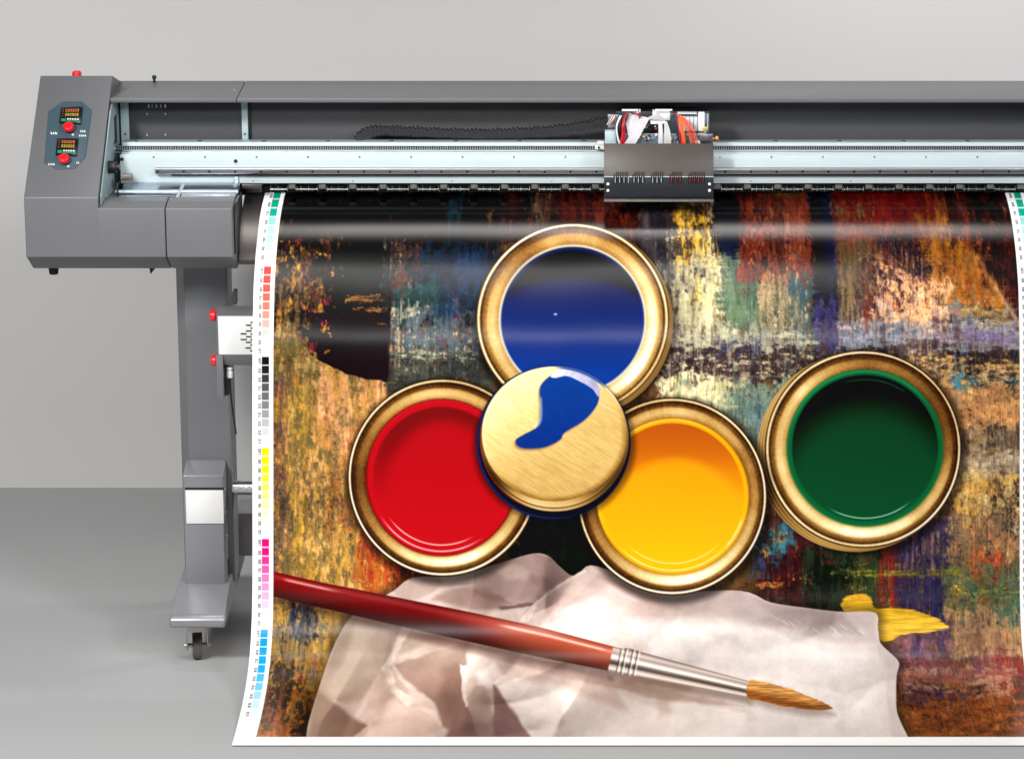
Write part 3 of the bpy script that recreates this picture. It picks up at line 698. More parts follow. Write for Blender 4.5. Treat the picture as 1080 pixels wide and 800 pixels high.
# maroon corner
w = win(985, 200, 1078, 350); XX, YY = np.meshgrid(gx[w[1]], gy[w[0]])
line = XX-(1006+np.clip(YY-225, -30, 200)*.6)
nn = fbm(gx[w[1]], gy[w[0]], 4, 10)
a = smooth(-2, 2, line+(nn-.5)*10)
IMG[w] = IMG[w]*(1-a[..., None])+mixc((34, 12, 16), (92, 34, 30), smooth(.4, .8, nn))*a[..., None]
blend(w, np.exp(-((line+3)/2.2)**2)*smooth(285, 300, YY)*.85, (214, 176, 140))
scatter(1015, 210, 1072, 320, 26, [(150, 56, 34), (70, 20, 30), (180, 90, 44), (130, 100, 80)], (2, 6), (6, 26), .4)
patch(1000, 206, 1032, 262, (150, 70, 34), (60, 22, 22), .6, 3, 14, 5)
# ---- horizontal bands
patch(690, 352, 860, 376, (190, 186, 158), (150, 152, 140), .7, 9, 3, 6); patch(882, 340, 1076, 372, (136, 144, 160), (168, 160, 160), .95, 12, 3.5, 5, .2)
patch(985, 350, 1070, 364, (122, 104, 152), (140, 120, 150), .9, 12, 3, 4); patch(884, 338, 990, 350, (104, 112, 150), (196, 170, 150), .7, 10, 3, 4)
patch(684, 368, 1076, 404, (52, 38, 46), (70, 54, 60), .95, 9, 4, 6, .35); patch(690, 372, 1000, 400, (206, 190, 150), (150, 130, 110), .22, 6, 2.5, 3)
patch(955, 356, 988, 370, (70, 50, 56), (90, 66, 70), .95, 5, 5, 3); patch(758, 362, 800, 374, (60, 60, 100), None, .7, 5, 4, 4)
patch(955, 378, 1076, 412, (214, 168, 100), (226, 190, 130), .55, 7, 3, 5); patch(1000, 392, 1020, 412, (34, 116, 160), (60, 140, 170), .8, 5, 5, 4); patch(1020, 398, 1076, 410, (50, 60, 70), (40, 120, 160), .45, 7, 3, 4)
patch(700, 402, 830, 450, (184, 186, 146), (150, 166, 136), .95, 5, 9, 7, .2); patch(762, 405, 835, 470, (132, 152, 132), (96, 120, 116), .8, 4, 12, 7); patch(690, 395, 765, 425, (222, 212, 170), (196, 190, 140), .8, 5, 7, 7)
patch(790, 430, 830, 480, (74, 96, 104), (110, 140, 140), .6, 3, 9, 6)
patch(985, 408, 1076, 452, (198, 146, 92), (176, 126, 84), .97, 8, 5, 6, .2); patch(1000, 450, 1076, 482, (112, 94, 74), (150, 124, 92), .95, 9, 5, 6, .3); patch(1035, 448, 1076, 476, (70, 60, 54), (90, 76, 66), .8, 6, 6, 5)
patch(985, 478, 1076, 508, (178, 160, 136), (140, 128, 112), .9, 8, 4, 5); patch(1000, 500, 1076, 550, (208, 160, 78), (220, 190, 130), .95, 5, 7, 5); patch(1040, 498, 1076, 546, (50, 40, 38), (96, 74, 54), .42, 4, 6, 5)
patch(985, 540, 1076, 600, (170, 126, 84), (130, 104, 82), .97, 3, 14, 6, .25); patch(1025, 582, 1058, 612, (190, 66, 40), (206, 110, 60), .8, 4, 6, 6); scatter(1000, 540, 1074, 600, 24, [(60, 60, 70), CRM, (200, 140, 60), (100, 90, 90)], (3, 8), (6, 22), .4)
# ---- below the green tin
patch(795, 540, 860, 640, (84, 30, 36), (60, 26, 30), 1, 4, 8, 7, .3); patch(796, 552, 838, 586, (40, 130, 150), (60, 100, 130), .75, 7, 5, 5); patch(790, 572, 815, 610, (60, 70, 110), (40, 50, 70), .6, 5, 5, 6)
patch(846, 575, 902, 645, (22, 30, 22), (40, 62, 40), .97, 4, 12, 6); patch(895, 570, 936, 640, (50, 70, 44), (84, 90, 54), .9, 4, 12, 6); patch(926, 560, 948, 640, (150, 40, 38), (110, 40, 44), .85, 3, 16, 4)
patch(944, 548, 998, 655, (50, 48, 92), (70, 58, 84), .95, 3, 18, 4, .3); patch(948, 560, 990, 610, (140, 110, 96), (110, 80, 100), .4, 2, 16, 4); patch(994, 596, 1076, 650, (116, 112, 74), (96, 106, 84), .95, 4, 10, 5)
patch(874, 600, 1012, 607, (134, 128, 40), (160, 150, 60), .65, 14, 1.6, 2); patch(1000, 620, 1076, 632, (96, 110, 60), (150, 140, 60), .5, 10, 2, 3)
scatter(800, 560, 945, 640, 44, [(120, 34, 38), (40, 60, 50), (190, 140, 60), (34, 24, 30)], (3, 12), (4, 14), .45)
scatter(998, 590, 1074, 650, 26, [(40, 120, 120), (200, 170, 50), (180, 80, 50), (80, 100, 80)], (3, 12), (2, 8), .5)
patch(994, 640, 1076, 694, (186, 148, 106), (150, 116, 90), .95, 5, 9, 6, .2); patch(1048, 632, 1076, 660, (46, 96, 84), (70, 110, 90), .7, 4, 6, 5); patch(935, 655, 998, 705, (96, 78, 122), (150, 104, 110), .9, 5, 7, 6, slant=.3)
patch(935, 695, 1076, 716, (150, 66, 58), (120, 70, 84), .95, 10, 3, 5, .3); patch(1040, 690, 1076, 730, (140, 44, 40), (170, 80, 60), .8, 5, 7, 5); patch(940, 705, 1060, 738, (160, 96, 78), (176, 130, 110), .8, 10, 4, 6)
patch(935, 730, 1076, 790, (168, 92, 42), (134, 72, 38), 1, 14, 4, 5, .35); patch(935, 725, 1010, 742, (60, 54, 84), (96, 60, 66), .6, 9, 3, 4); scatter(940, 735, 1074, 775, 34, [(90, 46, 30), (200, 124, 64), (110, 52, 40), (184, 110, 50)], (6, 26), (2, 6), .55)
patch(795, 612, 826, 618.5, (214, 150, 60), (190, 110, 50), .85, 10, 2, 2)
# between the tins
patch(540, 535, 640, 640, (16, 20, 18), (28, 34, 28), 1, 5, 8, 8)
# knife drags: neighbouring colours pulled along thin streaks, then a slight blending of the wet paint
def blur(a, r):
    for ax_ in (0, 1):
        k = 2*r+1; pad = [(0, 0)]*3; pad[ax_] = (r+1, r); c = np.cumsum(np.pad(a, pad, mode='edge'), axis=ax_, dtype=np.float64)
        a = ((np.take(c, range(k, c.shape[ax_]), axis=ax_)-np.take(c, range(0, c.shape[ax_]-k), axis=ax_))/k).astype(np.float32)
    return a
for sh_, axs, sz, lv in ((22, 0, (1.3, 26), .70), (-34, 0, (1.7, 40), .74), (16, 1, (18, 1.3), .78), (-10, 0, (1.0, 15), .68)):
    mk = smooth(lv, lv+.12, fbm(gx, gy, *sz, 3))*.65
    IMG = IMG*(1-mk[..., None])+np.take(IMG, np.clip(np.arange(IMG.shape[axs])-sh_, 0, IMG.shape[axs]-1), axis=axs)*mk[..., None]
IMG = .30*IMG+.54*blur(IMG, 1)+.16*blur(IMG, 4)
lum_ = IMG.mean(-1, keepdims=True); IMG = IMG*.88+(lum_*C_BR)*.12
w = win(286, 330, 420, 412); XX, YY = np.meshgrid(gx[w[1]], gy[w[0]])
ed = (402-(np.clip(410-XX, 0, 90)/90)**2.0*34)-YY
blend(w, smooth(-.5, 1.5, ed+2*(fbm(gx[w[1]], gy[w[0]], 5, 5)-.5))*smooth(412, 409, XX)*smooth(322, 328+0*XX, XX+(fbm(gx[w[1]], gy[w[0]], 9, 9)-.5)*22), (38, 24, 30))
patch(366, 311.5, 406, 318, (186, 140, 66), (120, 80, 40), .8, 12, 1.6, 2); patch(372, 325, 404, 328, (130, 92, 48), None, .6, 8, 1.5, 1.5); patch(398, 340, 408, 342, (150, 104, 60), None, .7, 6, 1, 1)
scatter(320, 290, 350, 372, 16, [(140, 40, 56), (176, 110, 60), GLD, (98, 26, 36)], (3, 8), (3, 9), .5)
wt_ = win(720, 203, 1080, 340); XX, YY = np.meshgrid(gx[wt_[1]], gy[wt_[0]]); IMG[wt_] = IMG[wt_]*(1-.30*smooth(330, 205, YY)*smooth(740, 800, XX))[..., None]  # shade of the beam painted into the print's upper right
# the ochre side is dulled a touch and warmed
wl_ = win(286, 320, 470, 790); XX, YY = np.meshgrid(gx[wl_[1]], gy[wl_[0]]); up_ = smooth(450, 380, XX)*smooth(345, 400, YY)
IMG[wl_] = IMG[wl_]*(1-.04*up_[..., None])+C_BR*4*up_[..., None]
# fine scratches and grain over the painted ground
n = fbm(gx, gy, 1.6, 9, 3); m_ = fbm(gx, gy, 5, 1.4, 3); g_ = rng.random((CHt, CWd)).astype(np.float32)
big = fbm(gx, gy, 90, 70, 3); IMG = 255*np.clip(IMG/255, 0, 1)**1.10*(1.0+.22*(big-.45))[..., None]; IMG *= (1+.13*(n-.5)+.10*(m_-.5)+.08*(g_-.5))[..., None]
q = smooth(.74, .82, fbm(gx, gy, 1.8, 3.2, 3))*.24*smooth(.4, .7, fbm(gx, gy, 60, 60, 2)); IMG *= (1-q)[..., None]

# yellow stroke
def poly(pts, soft=.7):
    xs_ = [p[0] for p in pts]; ys_ = [p[1] for p in pts]
    w = win(min(xs_)-4, min(ys_)-4, max(xs_)+4, max(ys_)+4); XX, YY = np.meshgrid(gx[w[1]], gy[w[0]])
    inside = np.zeros(XX.shape, bool); dmin = np.full(XX.shape, 1e9)
    for (ax, ay), (bx, by) in zip(pts, pts[1:]+pts[:1]):
        c = ((ay > YY) != (by > YY)) & (XX < (bx-ax)*(YY-ay)/((by-ay) if by != ay else 1e-9)+ax); inside ^= c
        L2 = (bx-ax)**2+(by-ay)**2+1e-9; t = np.clip(((XX-ax)*(bx-ax)+(YY-ay)*(by-ay))/L2, 0, 1)
        dmin = np.minimum(dmin, np.hypot(XX-ax-t*(bx-ax), YY-ay-t*(by-ay)))
    sd = np.where(inside, dmin, -dmin)
    return w, sd, XX, YY
def fill(pts, col, soft=.7, op=1.0, tex=0.0, col2=None, ax=(1, 0), ts=(4, 4), rag=0):
    w, sd, XX, YY = poly(pts)
    nn = fbm(gx[w[1]], gy[w[0]], *ts)
    a = smooth(-soft, soft, sd+(nn-.5)*2*rag)*op
    c = np.broadcast_to(np.asarray(col, np.float32), (*a.shape, 3)).copy()
    if col2 is not None:
        pr_ = XX*ax[0]+YY*ax[1]; lo, hi = pr_[sd > 0].min(), pr_[sd > 0].max(); c = mixc(col, col2, np.clip((pr_-lo)/(hi-lo), 0, 1))
    if tex: c = c*(1+tex*(nn-.5)*2)[..., None]
    IMG[w] = IMG[w]*(1-a[..., None])+c*a[..., None]
def sm(pts, n=6):
    out = []; k = len(pts)
    for i in range(k):
        p0, p1, p2, p3 = (np.array(pts[(i+j-1) % k], float) for j in range(4))
        for t in np.arange(n)/n:
            out.append(tuple(.5*((2*p1)+(p2-p0)*t+(2*p0-5*p1+4*p2-p3)*t*t+(3*p1-p0-3*p2+p3)*t**3)))
    return out
fill(sm([(886, 640), (890, 630), (905, 626), (917, 630), (922, 640), (950, 641), (980, 648), (998, 661), (985, 664), (955, 668), (930, 676), (922, 668), (900, 650)]), (214, 164, 40), 1.2, .96, .14, (244, 200, 66), (0, 1), (14, 1.6), 1.2)

# cloth
def soft_shadow(pts, col, soft, op): fill(pts, col, soft, op)
cloth = sm([(340, 778), (339, 760), (343, 727), (353, 685), (370, 652), (392, 636), (416, 622), (437, 608), (480, 606), (530, 592), (562, 583), (578, 585), (590, 596), (603, 606), (612, 602), (630, 596), (700, 622), (780, 622), (812, 634), (850, 640), (884, 644), (921, 645), (924, 662), (926, 677), (936, 688), (944, 698), (940, 712), (937, 732), (935, 752), (941, 778), (941, 790), (340, 790)], 5)
soft_shadow([(x+(-5 if x < 600 else 5), y-3) for x, y in cloth], (20, 12, 10), 9, .55)
GROUND = IMG.copy()
fill(cloth, (196, 172, 160), .9, 1, .05, (222, 208, 202), (1, .25), (16, 16))
w, csd, _, _ = poly(cloth); cmask = smooth(-.8, .8, csd); keep = IMG[w].copy(); kw = w
def facet(pts, col, soft=3, op=.9, col2=None, ax=(1, 0), rag=1.0): fill(pts, col, soft, op, .03, col2, ax, (10, 10), rag)
# upper folds
facet([(416, 622), (437, 606), (462, 605), (470, 616), (452, 630), (425, 634)], (172, 148, 138), 2.5)
facet([(452, 630), (470, 614), (505, 612), (530, 592), (562, 582), (578, 585), (606, 606), (566, 636), (520, 640)], (182, 156, 148), 2.5, .9, (166, 138, 132))
facet([(520, 600), (545, 594), (566, 604), (586, 604), (566, 612), (536, 610)], (200, 178, 168), 4, .8)
facet([(560, 604), (604, 605), (572, 632), (548, 630)], (150, 122, 118), 5, .75)
facet([(456, 631), (480, 619), (512, 619), (534, 628), (530, 642), (500, 642)], (154, 126, 116), 3, .8)
facet([(440, 632), (468, 617), (520, 614), (470, 620), (450, 633)], (196, 174, 164), 1.5, .8)
facet([(526, 639), (566, 634), (568, 637), (530, 643)], (104, 80, 76), 1.2, .8)
facet([(500, 622), (528, 628), (540, 636), (516, 632)], (128, 100, 94), 3, .6)
# left lobe
facet([(337, 780), (340, 745), (345, 720), (352, 690), (368, 648), (440, 660), (425, 682), (414, 702), (402, 722), (385, 746), (362, 738)], (184, 162, 146), 3, .95, (158, 138, 124), (1, -.2))
facet([(352, 700), (372, 655), (400, 660), (405, 690), (385, 715), (362, 722)], (170, 150, 134), 9, .7)
facet([(342, 727), (360, 739), (378, 752), (400, 764), (388, 778), (341, 778)], (160, 134, 118), 3, .92, (122, 92, 80), (1, .2))
facet([(384, 778), (401, 763), (410, 778)], (192, 168, 154), 1.5)
facet([(362, 738), (385, 745), (402, 714), (415, 698), (424, 712), (440, 730), (462, 742), (475, 767), (440, 778), (405, 778), (398, 760), (380, 751)], (206, 182, 170), 2.5, .95, (196, 170, 156), (1, .3))
facet([(404, 760), (440, 752), (474, 766), (460, 778), (406, 778)], (180, 154, 142), 4, .6)
facet([(372, 742), (392, 738), (404, 750), (394, 757)], (216, 194, 182), 4, .6)
facet([(417, 698), (440, 688), (472, 684), (494, 676), (494, 702), (497, 740), (482, 768), (474, 764), (464, 741), (450, 730), (430, 714)], (156, 130, 116), 2.5, .95, (138, 106, 94), (.4, 1))
facet([(470, 704), (492, 700), (494, 745), (478, 755), (468, 735)], (122, 92, 80), 7, .7)
facet([(418, 694), (455, 676), (480, 670), (466, 682), (440, 693), (420, 700)], (194, 174, 160), 2.5, .85)
facet([(430, 664), (475, 670), (510, 682), (470, 690), (450, 682), (424, 690)], (168, 146, 132), 4, .7)
facet([(426, 660), (435, 662), (421, 690), (416, 704), (424, 713), (437, 728), (447, 738), (436, 743), (418, 726), (406, 704), (414, 688)], (222, 202, 190), 2, .95)
facet([(416, 702), (423, 711), (432, 722), (447, 736), (432, 730), (422, 722)], (178, 152, 138), 1.5, .8)
facet([(436, 728), (452, 731), (466, 744), (473, 764), (456, 750), (444, 742)], (214, 192, 178), 2.5, .8)
facet([(478, 778), (488, 744), (496, 736), (502, 748), (514, 778)], (130, 98, 90), 3, .92)
# centre fold
facet([(490, 702), (520, 686), (566, 690), (552, 716), (524, 724), (512, 712), (500, 722), (496, 735)], (202, 182, 170), 2, .95, (190, 166, 156))
facet([(504, 708), (522, 698), (534, 712), (526, 724), (512, 724)], (232, 218, 210), 3.5, .9)
facet([(488, 700), (496, 703), (495, 730), (500, 742), (496, 744), (490, 726)], (218, 200, 190), 1.2, .9)
facet([(496, 735), (505, 722), (514, 723), (523, 742), (527, 778), (512, 778)], (180, 158, 146), 2, .95, (150, 124, 114), (0, 1))
# right side
facet([(524, 723), (552, 714), (625, 720), (700, 732), (800, 756), (938, 740), (942, 780), (564, 780), (540, 744)], (232, 220, 212), 3, .95, (226, 216, 212))
facet([(524, 722), (537, 738), (566, 780), (526, 780)], (126, 98, 96), 2.5, .95, (136, 102, 96))
facet([(548, 700), (640, 716), (660, 746), (624, 736), (590, 722), (552, 716)], (196, 172, 162), 6, .85)
facet([(604, 712), (640, 742), (664, 752), (650, 730)], (212, 192, 182), 4, .6)
facet([(690, 728), (704, 732), (706, 752), (692, 756)], (202, 180, 168), 4, .6); facet([(783, 744), (816, 744), (808, 758), (784, 758)], (206, 182, 170), 5, .7)
facet([(552, 652), (568, 633), (590, 616), (615, 600), (640, 612), (700, 634), (704, 672), (640, 666), (600, 658)], (212, 188, 178), 2, .95, (206, 180, 172))
facet([(590, 640), (620, 622), (650, 640), (700, 650), (700, 676), (640, 668)], (220, 200, 192), 8, .7)
facet([(630, 606), (700, 626), (780, 620), (790, 632), (730, 640), (680, 634)], (172, 140, 132), 5, .85)
facet([(549, 654), (567, 632), (589, 615), (616, 600), (618, 602), (591, 618), (570, 635), (556, 655)], (234, 216, 208), 1, .9)
facet([(566, 637), (586, 622), (600, 625), (575, 648)], (196, 168, 158), 4, .6)
facet([(660, 652), (760, 654), (830, 664), (922, 690), (934, 720), (920, 770), (800, 776), (782, 748), (700, 715)], (234, 224, 219), 8, .95, (226, 216, 212), (0, 1))
facet([(700, 622), (780, 620), (812, 634), (884, 644), (921, 645), (924, 676), (880, 676), (820, 660), (760, 650), (700, 640)], (186, 166, 160), 6, .9, (196, 180, 176))
facet([(790, 628), (814, 635), (886, 646), (908, 668), (860, 664), (815, 648)], (164, 148, 146), 4, .6)
for i in range(16):
    a_ = rng.uniform(800, 905); b_ = 642+(a_-800)*.14+rng.uniform(2, 14); fill([(a_, b_), (a_+7, b_+5), (a_+8, b_+7), (a_+1, b_+2)], (232, 224, 222), 1, rng.uniform(.3, .7))
facet([(924, 664), (926, 677), (944, 698), (937, 730), (934, 752), (940, 780), (926, 780), (926, 740), (932, 705), (922, 690)], (212, 198, 192), 2, .8)
# soft shade of the brush on the cloth
facet([(372, 652), (440, 664), (560, 692), (640, 712), (700, 727), (780, 744), (700, 738), (600, 714), (520, 694), (440, 674)], (140, 108, 96), 3, .45)
wx, wy = np.meshgrid(gx[kw[1]], gy[kw[0]]); hgt = np.zeros(wx.shape, np.float32)
w1 = (fbm(gx[kw[1]], gy[kw[0]], 70, 70, 2)-.5)*34; w2 = (fbm(gx[kw[1]], gy[kw[0]], 16, 16, 1)-.5)*2
for i in range(64):
    lft = i < 40
    cx_, cy_ = (rng.uniform(350, 600), rng.uniform(600, 780)) if lft else (rng.uniform(560, 940), rng.uniform(620, 780))
    an = rng.uniform(.6, 2.3) if lft and i % 3 else rng.uniform(-.6, .7)
    Rr = rng.uniform(24, 70) if lft else rng.uniform(40, 110)
    dd = (wx-cx_)*math.sin(an)-(wy-cy_)*math.cos(an)+w1*.6+w2
    sft = rng.uniform(.8, 5); rdg = np.sqrt(dd*dd+sft*sft)
    hgt += rng.choice([-1, 1])*rng.uniform(.5, 1.1)*(.13 if lft else .05)*rdg*np.exp(-((wx-cx_)**2+(wy-cy_)**2)/(2*Rr*Rr))
hy, hx = np.gradient(hgt*K); nrm = 1/np.sqrt(1+hx*hx+hy*hy)
shd = (-hx*-.45-hy*-.55+.70)*nrm/.995
shd = np.clip(shd/.70, .45, 1.3)
IMG[kw] = IMG[kw]*(.06+.92*shd)[..., None]*np.stack([np.ones_like(shd), np.clip(.9+.1*shd, 0, 1.02), np.clip(.86+.14*shd, 0, 1.03)], -1)
n = fbm(gx[kw[1]], gy[kw[0]], 1.2, 1.2, 2); IMG[kw] = IMG[kw]*(1+.03*(n-.5)*cmask)[..., None]
IMG[kw] = GROUND[kw]*(1-cmask[..., None])+IMG[kw]*cmask[..., None]     # strokes stay inside the outline

# tins of paint, seen from above
def ring_light(th, lobes, base):
    b = np.full(th.shape, base, np.float32)
    for c, wd, amp in lobes:
        d = np.abs((th-math.radians(c)+np.pi) % (2*np.pi)-np.pi); b += amp*np.exp(-(d/math.radians(wd))**2)
    return b
def ell(cx, cy, rx, ry, pad=14):
    w = win(cx-rx-pad, cy-ry-pad, cx+rx+pad, cy+ry+pad); XX, YY = np.meshgrid(gx[w[1]], gy[w[0]])
    u, v = (XX-cx)/rx, (YY-cy)/ry; rho = np.hypot(u, v); th = np.arctan2(-v, u)     # 0 right, 90 up
    return w, XX, YY, rho, th
GOLD0, GOLD1, GOLD2 = np.array((52, 30, 12), np.float32), np.array((186, 146, 78), np.float32), np.array((254, 228, 168), np.float32)
C_HI = np.array((2, 22, 70), np.float32)
def gold(b):
    b = np.clip(b, 0, 1.25)[..., None]
    return np.where(b < .5, GOLD0+(GOLD1-GOLD0)*(b*2), GOLD1+(GOLD2-GOLD1)*np.clip((b-.5)*2, 0, 1))+C_HI*np.clip(b-.98, 0, .27)*3.2
def tin(cx, cy, rx, ry, icx, icy, irx, iry, inner, outer, rimlobes, paint, dark_in, side=(0, 0), base=(.4, .12)):
    w, XX, YY, rho, th = ell(cx+2, cy+4, rx+3, ry+3, 22); blend(w, smooth(1.07, .97, rho)*.6, (10, 7, 6))     # cast shade around it
    if side != (0, 0):
        for k in range(10):
            t = k/10; w, XX, YY, rho, th = ell(cx+side[0]*(1-t), cy+side[1]*(1-t), rx, ry); a = smooth(1+.9/rx, 1-.9/rx, rho)
            IMG[w] = IMG[w]*(1-a[..., None])+gold(ring_light(th, [(150, 40, .25), (250, 30, .2), (200, 20, -.2)], .25+.25*(k % 4 == 0)))*a[..., None]
    w, XX, YY, rho, th = ell(cx, cy, rx, ry)
    a = smooth(1+1/rx, 1-1/rx, rho)
    irho = np.hypot((XX-icx)/irx, (YY-icy)/iry)
    t = np.clip((irho-1)/np.maximum(1e-3, (irho-1)+np.maximum(0, 1-rho)*rx/irx), 0, 1)*(irho > 1)
    xs, ys = gx[w[1]], gy[w[0]]
    tab = np.convolve(rng.random(1500), np.ones(4)/4, 'same'); streak = ((np.interp((th+np.pi)/(2*np.pi)*1499, np.arange(1500), tab)-.5)*.08+(fbm(xs, ys, 1.6, 1.6, 2)-.5)*.08+(fbm(xs, ys, 20, 20, 2)-.5)*.07).astype(np.float32)
    bA = ring_light(th, inner+[(rng.uniform(0, 360), rng.uniform(3, 9), rng.uniform(-.10, .12)) for _q in range(14)], base[0]); bB = ring_light(th, outer, base[1])
    wB = smooth(.44, .66, t)
    b = bA*(1-wB)*np.interp(t, [0, .10, .28, .5, .6], [.52, .80, 1.12, 1.02, .66])+bB*wB*np.interp(t, [.5, .62, .74, .8], [1.2, .9, .6, .4])+streak
    c = gold(b)
    warm = np.clip(1-b*1.6, 0, 1)[..., None]; c = c*(1-warm)+c*C(1.06, .90, .78)*warm
    rim = np.exp(-((t-.89)/.055)**2); rb = np.clip(ring_light(th, rimlobes, .45)+streak, 0, 1)
    c = c*(1-rim[..., None])+gold(rb*1.25)*rim[..., None]
    wl = np.exp(-((t-.90)/.022)**2)*np.clip(rb*1.3-.25, 0, 1); c = c*(1-wl[..., None])+C(255, 248, 226)*wl[..., None]
    c = c*(1-.75*smooth(.95, 1, t))[..., None]; c = c*(1-.55*np.exp(-((t-.78)/.03)**2))[..., None]
    IMG[w] = IMG[w]*(1-a[..., None])+c*a[..., None]
    ai = smooth(1+1/irx, 1-1/irx, irho)
    p = paint(XX, YY, irho, np.arctan2(-(YY-icy)/iry, (XX-icx)/irx))
    IMG[w] = IMG[w]*(1-ai[..., None])+p*ai[..., None]
    edge = np.exp(-((irho-1)/.018)**2)*dark_in[1]
    IMG[w] = IMG[w]*(1-edge[..., None])+np.array(dark_in[0], np.float32)*edge[..., None]
def C(*c): return np.array(c, np.float32)
def arc(th, c, wd): d = np.abs((th-math.radians(c)+np.pi) % (2*np.pi)-np.pi); return smooth(wd, wd*.55, np.degrees(d))
def C(*c): return np.array(c, np.float32)
def lerp(a, b, t): return a+(b-a)*t[..., None]
def p_blue(X, Y, r, th):
    sh = np.hypot((X-604)/104, (Y-362)/72); t = smooth(1.14, .84, sh); v = np.clip((Y-290)/124, 0, 1)
    c = lerp(C(2, 3, 8), lerp(C(10, 26, 76), C(14, 68, 166), v), t)
    c = lerp(c, C(240, 244, 255), np.exp(-((X-586)/1.6)**2-((Y-331)/1.0)**2))
    c = lerp(c, C(26, 60, 150), np.exp(-((r-.955)/.03)**2)*arc(th, 100, 75)*.5)
    return lerp(c, C(14, 40, 120), smooth(.93, .99, r)*arc(th, 300, 120)*.5)
def p_red(X, Y, r, th):
    c = lerp(C(176, 10, 28), C(196, 16, 30), np.clip((Y-440)/120, 0, 1))
    sh = np.hypot((X-470)/66, (Y-524)/84); c = lerp(c, C(118, 4, 20), smooth(.84, 1.08, sh)*smooth(540, 440, Y)*.9)
    c = lerp(c, C(196, 12, 32), smooth(.885, .93, r)*.9); c = lerp(c, C(226, 60, 64), np.exp(-((r-.985)/.014)**2)*arc(th, 110, 70)*.6)
    for rr, wd, op, s_ in ((.865, .010, .85, 46), (.945, .012, .8, 52)):
        c = lerp(c, C(255, 214, 206), np.exp(-((r-rr)/wd)**2)*arc(th, 258, s_)*op)
    return c
def p_yel(X, Y, r, th):
    c = lerp(C(242, 160, 8), C(255, 194, 20), np.clip((Y-480)/110, 0, 1))
    sh = np.hypot((X-712)/82, (Y-560)/82)
    c = lerp(c, lerp(C(172, 74, 26), C(212, 112, 22), np.clip((Y-450)/50, 0, 1)), smooth(.84, 1.02, sh)*smooth(540, 470, Y)*.8)
    c = lerp(c, C(255, 190, 20), smooth(.925, .955, r)*.85); c = lerp(c, C(255, 232, 120), np.exp(-((r-.985)/.012)**2)*arc(th, 130, 90)*.7)
    for rr, wd, op, s in ((.86, .009, .7, 50), (.95, .012, .75, 55)):
        c = lerp(c, C(255, 240, 170), np.exp(-((r-rr)/wd)**2)*arc(th, 272, s)*op)
    return lerp(c, C(255, 248, 220), np.exp(-((r-.955)/.014)**2)*arc(th, 330, 16)*.7)
def p_grn(X, Y, r, th):
    sh = np.hypot((X-914)/92, (Y-514)/88)
    c = lerp(C(3, 12, 7), lerp(C(0, 66, 38), C(0, 80, 46), np.clip((Y-440)/100, 0, 1)), smooth(1.24, .74, sh))
    c = lerp(c, C(4, 104, 58), smooth(.925, .955, r)*.9); c = lerp(c, C(70, 190, 130), np.exp(-((r-.985)/.013)**2)*arc(th, 100, 80)*.55)
    c = lerp(c, C(30, 120, 76), np.exp(-((np.hypot((X-911)/82, (Y-488)/90)-.98)/.01)**2)*arc(th, 80, 34)*.5)
    for rr, wd, op, s in ((.90, .009, .75, 40),):
        c = lerp(c, C(190, 232, 200), np.exp(-((r-rr)/wd)**2)*arc(th, 275, s)*op)
    return c
tin(604, 336, 101.5, 101, 604, 337, 76.5, 78, [(0, 50, .3), (320, 40, .35), (185, 40, .12), (100, 40, -.1), (135, 22, -.22), (55, 20, -.12)], [(0, 60, .35), (190, 50, .28), (310, 40, .3)], [(120, 60, .5), (10, 50, .25), (230, 50, .3)], p_blue, ((240, 232, 212), .85), (4, 3), (.60, .17))
tin(909, 473, 103, 104, 911, 472, 81.5, 82, [(272, 40, .62), (205, 34, .2), (140, 24, .22), (95, 30, -.08), (25, 45, -.3), (330, 22, .15)], [(180, 50, .2), (280, 40, .35), (235, 20, .1)], [(110, 60, .3), (320, 50, .5), (215, 40, .3)], p_grn, ((14, 116, 62), .6), (-8, 4), (.50, .09))
tin(468, 503, 100, 104, 466.5, 503, 79, 82, [(280, 42, .62), (185, 50, -.28), (95, 36, .22), (235, 22, .12), (340, 30, -.1)], [(290, 40, .2), (120, 30, .05)], [(200, 60, .4), (120, 50, .2), (285, 60, .5)], p_red, ((120, 8, 16), .6), (0, 0), (.50, .10))
tin(708.5, 523, 99.5, 104, 709, 523, 80, 82, [(282, 46, .66), (20, 45, -.12), (90, 36, .12), (190, 40, -.22), (60, 16, .1)], [(300, 50, .2), (40, 40, .1)], [(40, 60, .3), (320, 50, .45), (240, 50, .5)], p_yel, ((190, 120, 20), .4), (0, 0), (.52, .12))
# tin lid lying upside down over three of them
w, XX, YY, rho, th = ell(585, 470, 85, 80, 20); blend(w, smooth(1.06, .95, rho)*.45, (8, 6, 8))
w, XX, YY, rho, th = ell(584, 466, 81, 81); a = smooth(1.012, .988, rho); IMG[w] = IMG[w]*(1-a[..., None])+lerp(C(8, 11, 30), C(26, 52, 120), np.exp(-((rho-.985)/.014)**2)*(.25+.6*arc(th, 215, 80)))*a[..., None]
w, XX, YY, rho, th = ell(585, 463, 78, 75.5); a = smooth(1.012, .988, rho); bb = ring_light(th, [(180, 60, -.1), (255, 26, .45), (285, 14, .2), (330, 26, -.25), (215, 18, -.3)], .36)+.12*np.exp(-((rho-.94)/.02)**2)
IMG[w] = IMG[w]*(1-a[..., None])+gold(bb)*a[..., None]
blend(w, np.exp(-((rho-.955)/.012)**2)*arc(th, 270, 80)*.7, (60, 30, 16)); blend(w, np.exp(-((rho-1.0)/.012)**2)*arc(th, 205, 55)*.7, (140, 30, 30))
w, XX, YY, rho, th = ell(585, 457, 76, 71); a = smooth(1.014, .986, rho)
xs, ys = gx[w[1]], gy[w[0]]
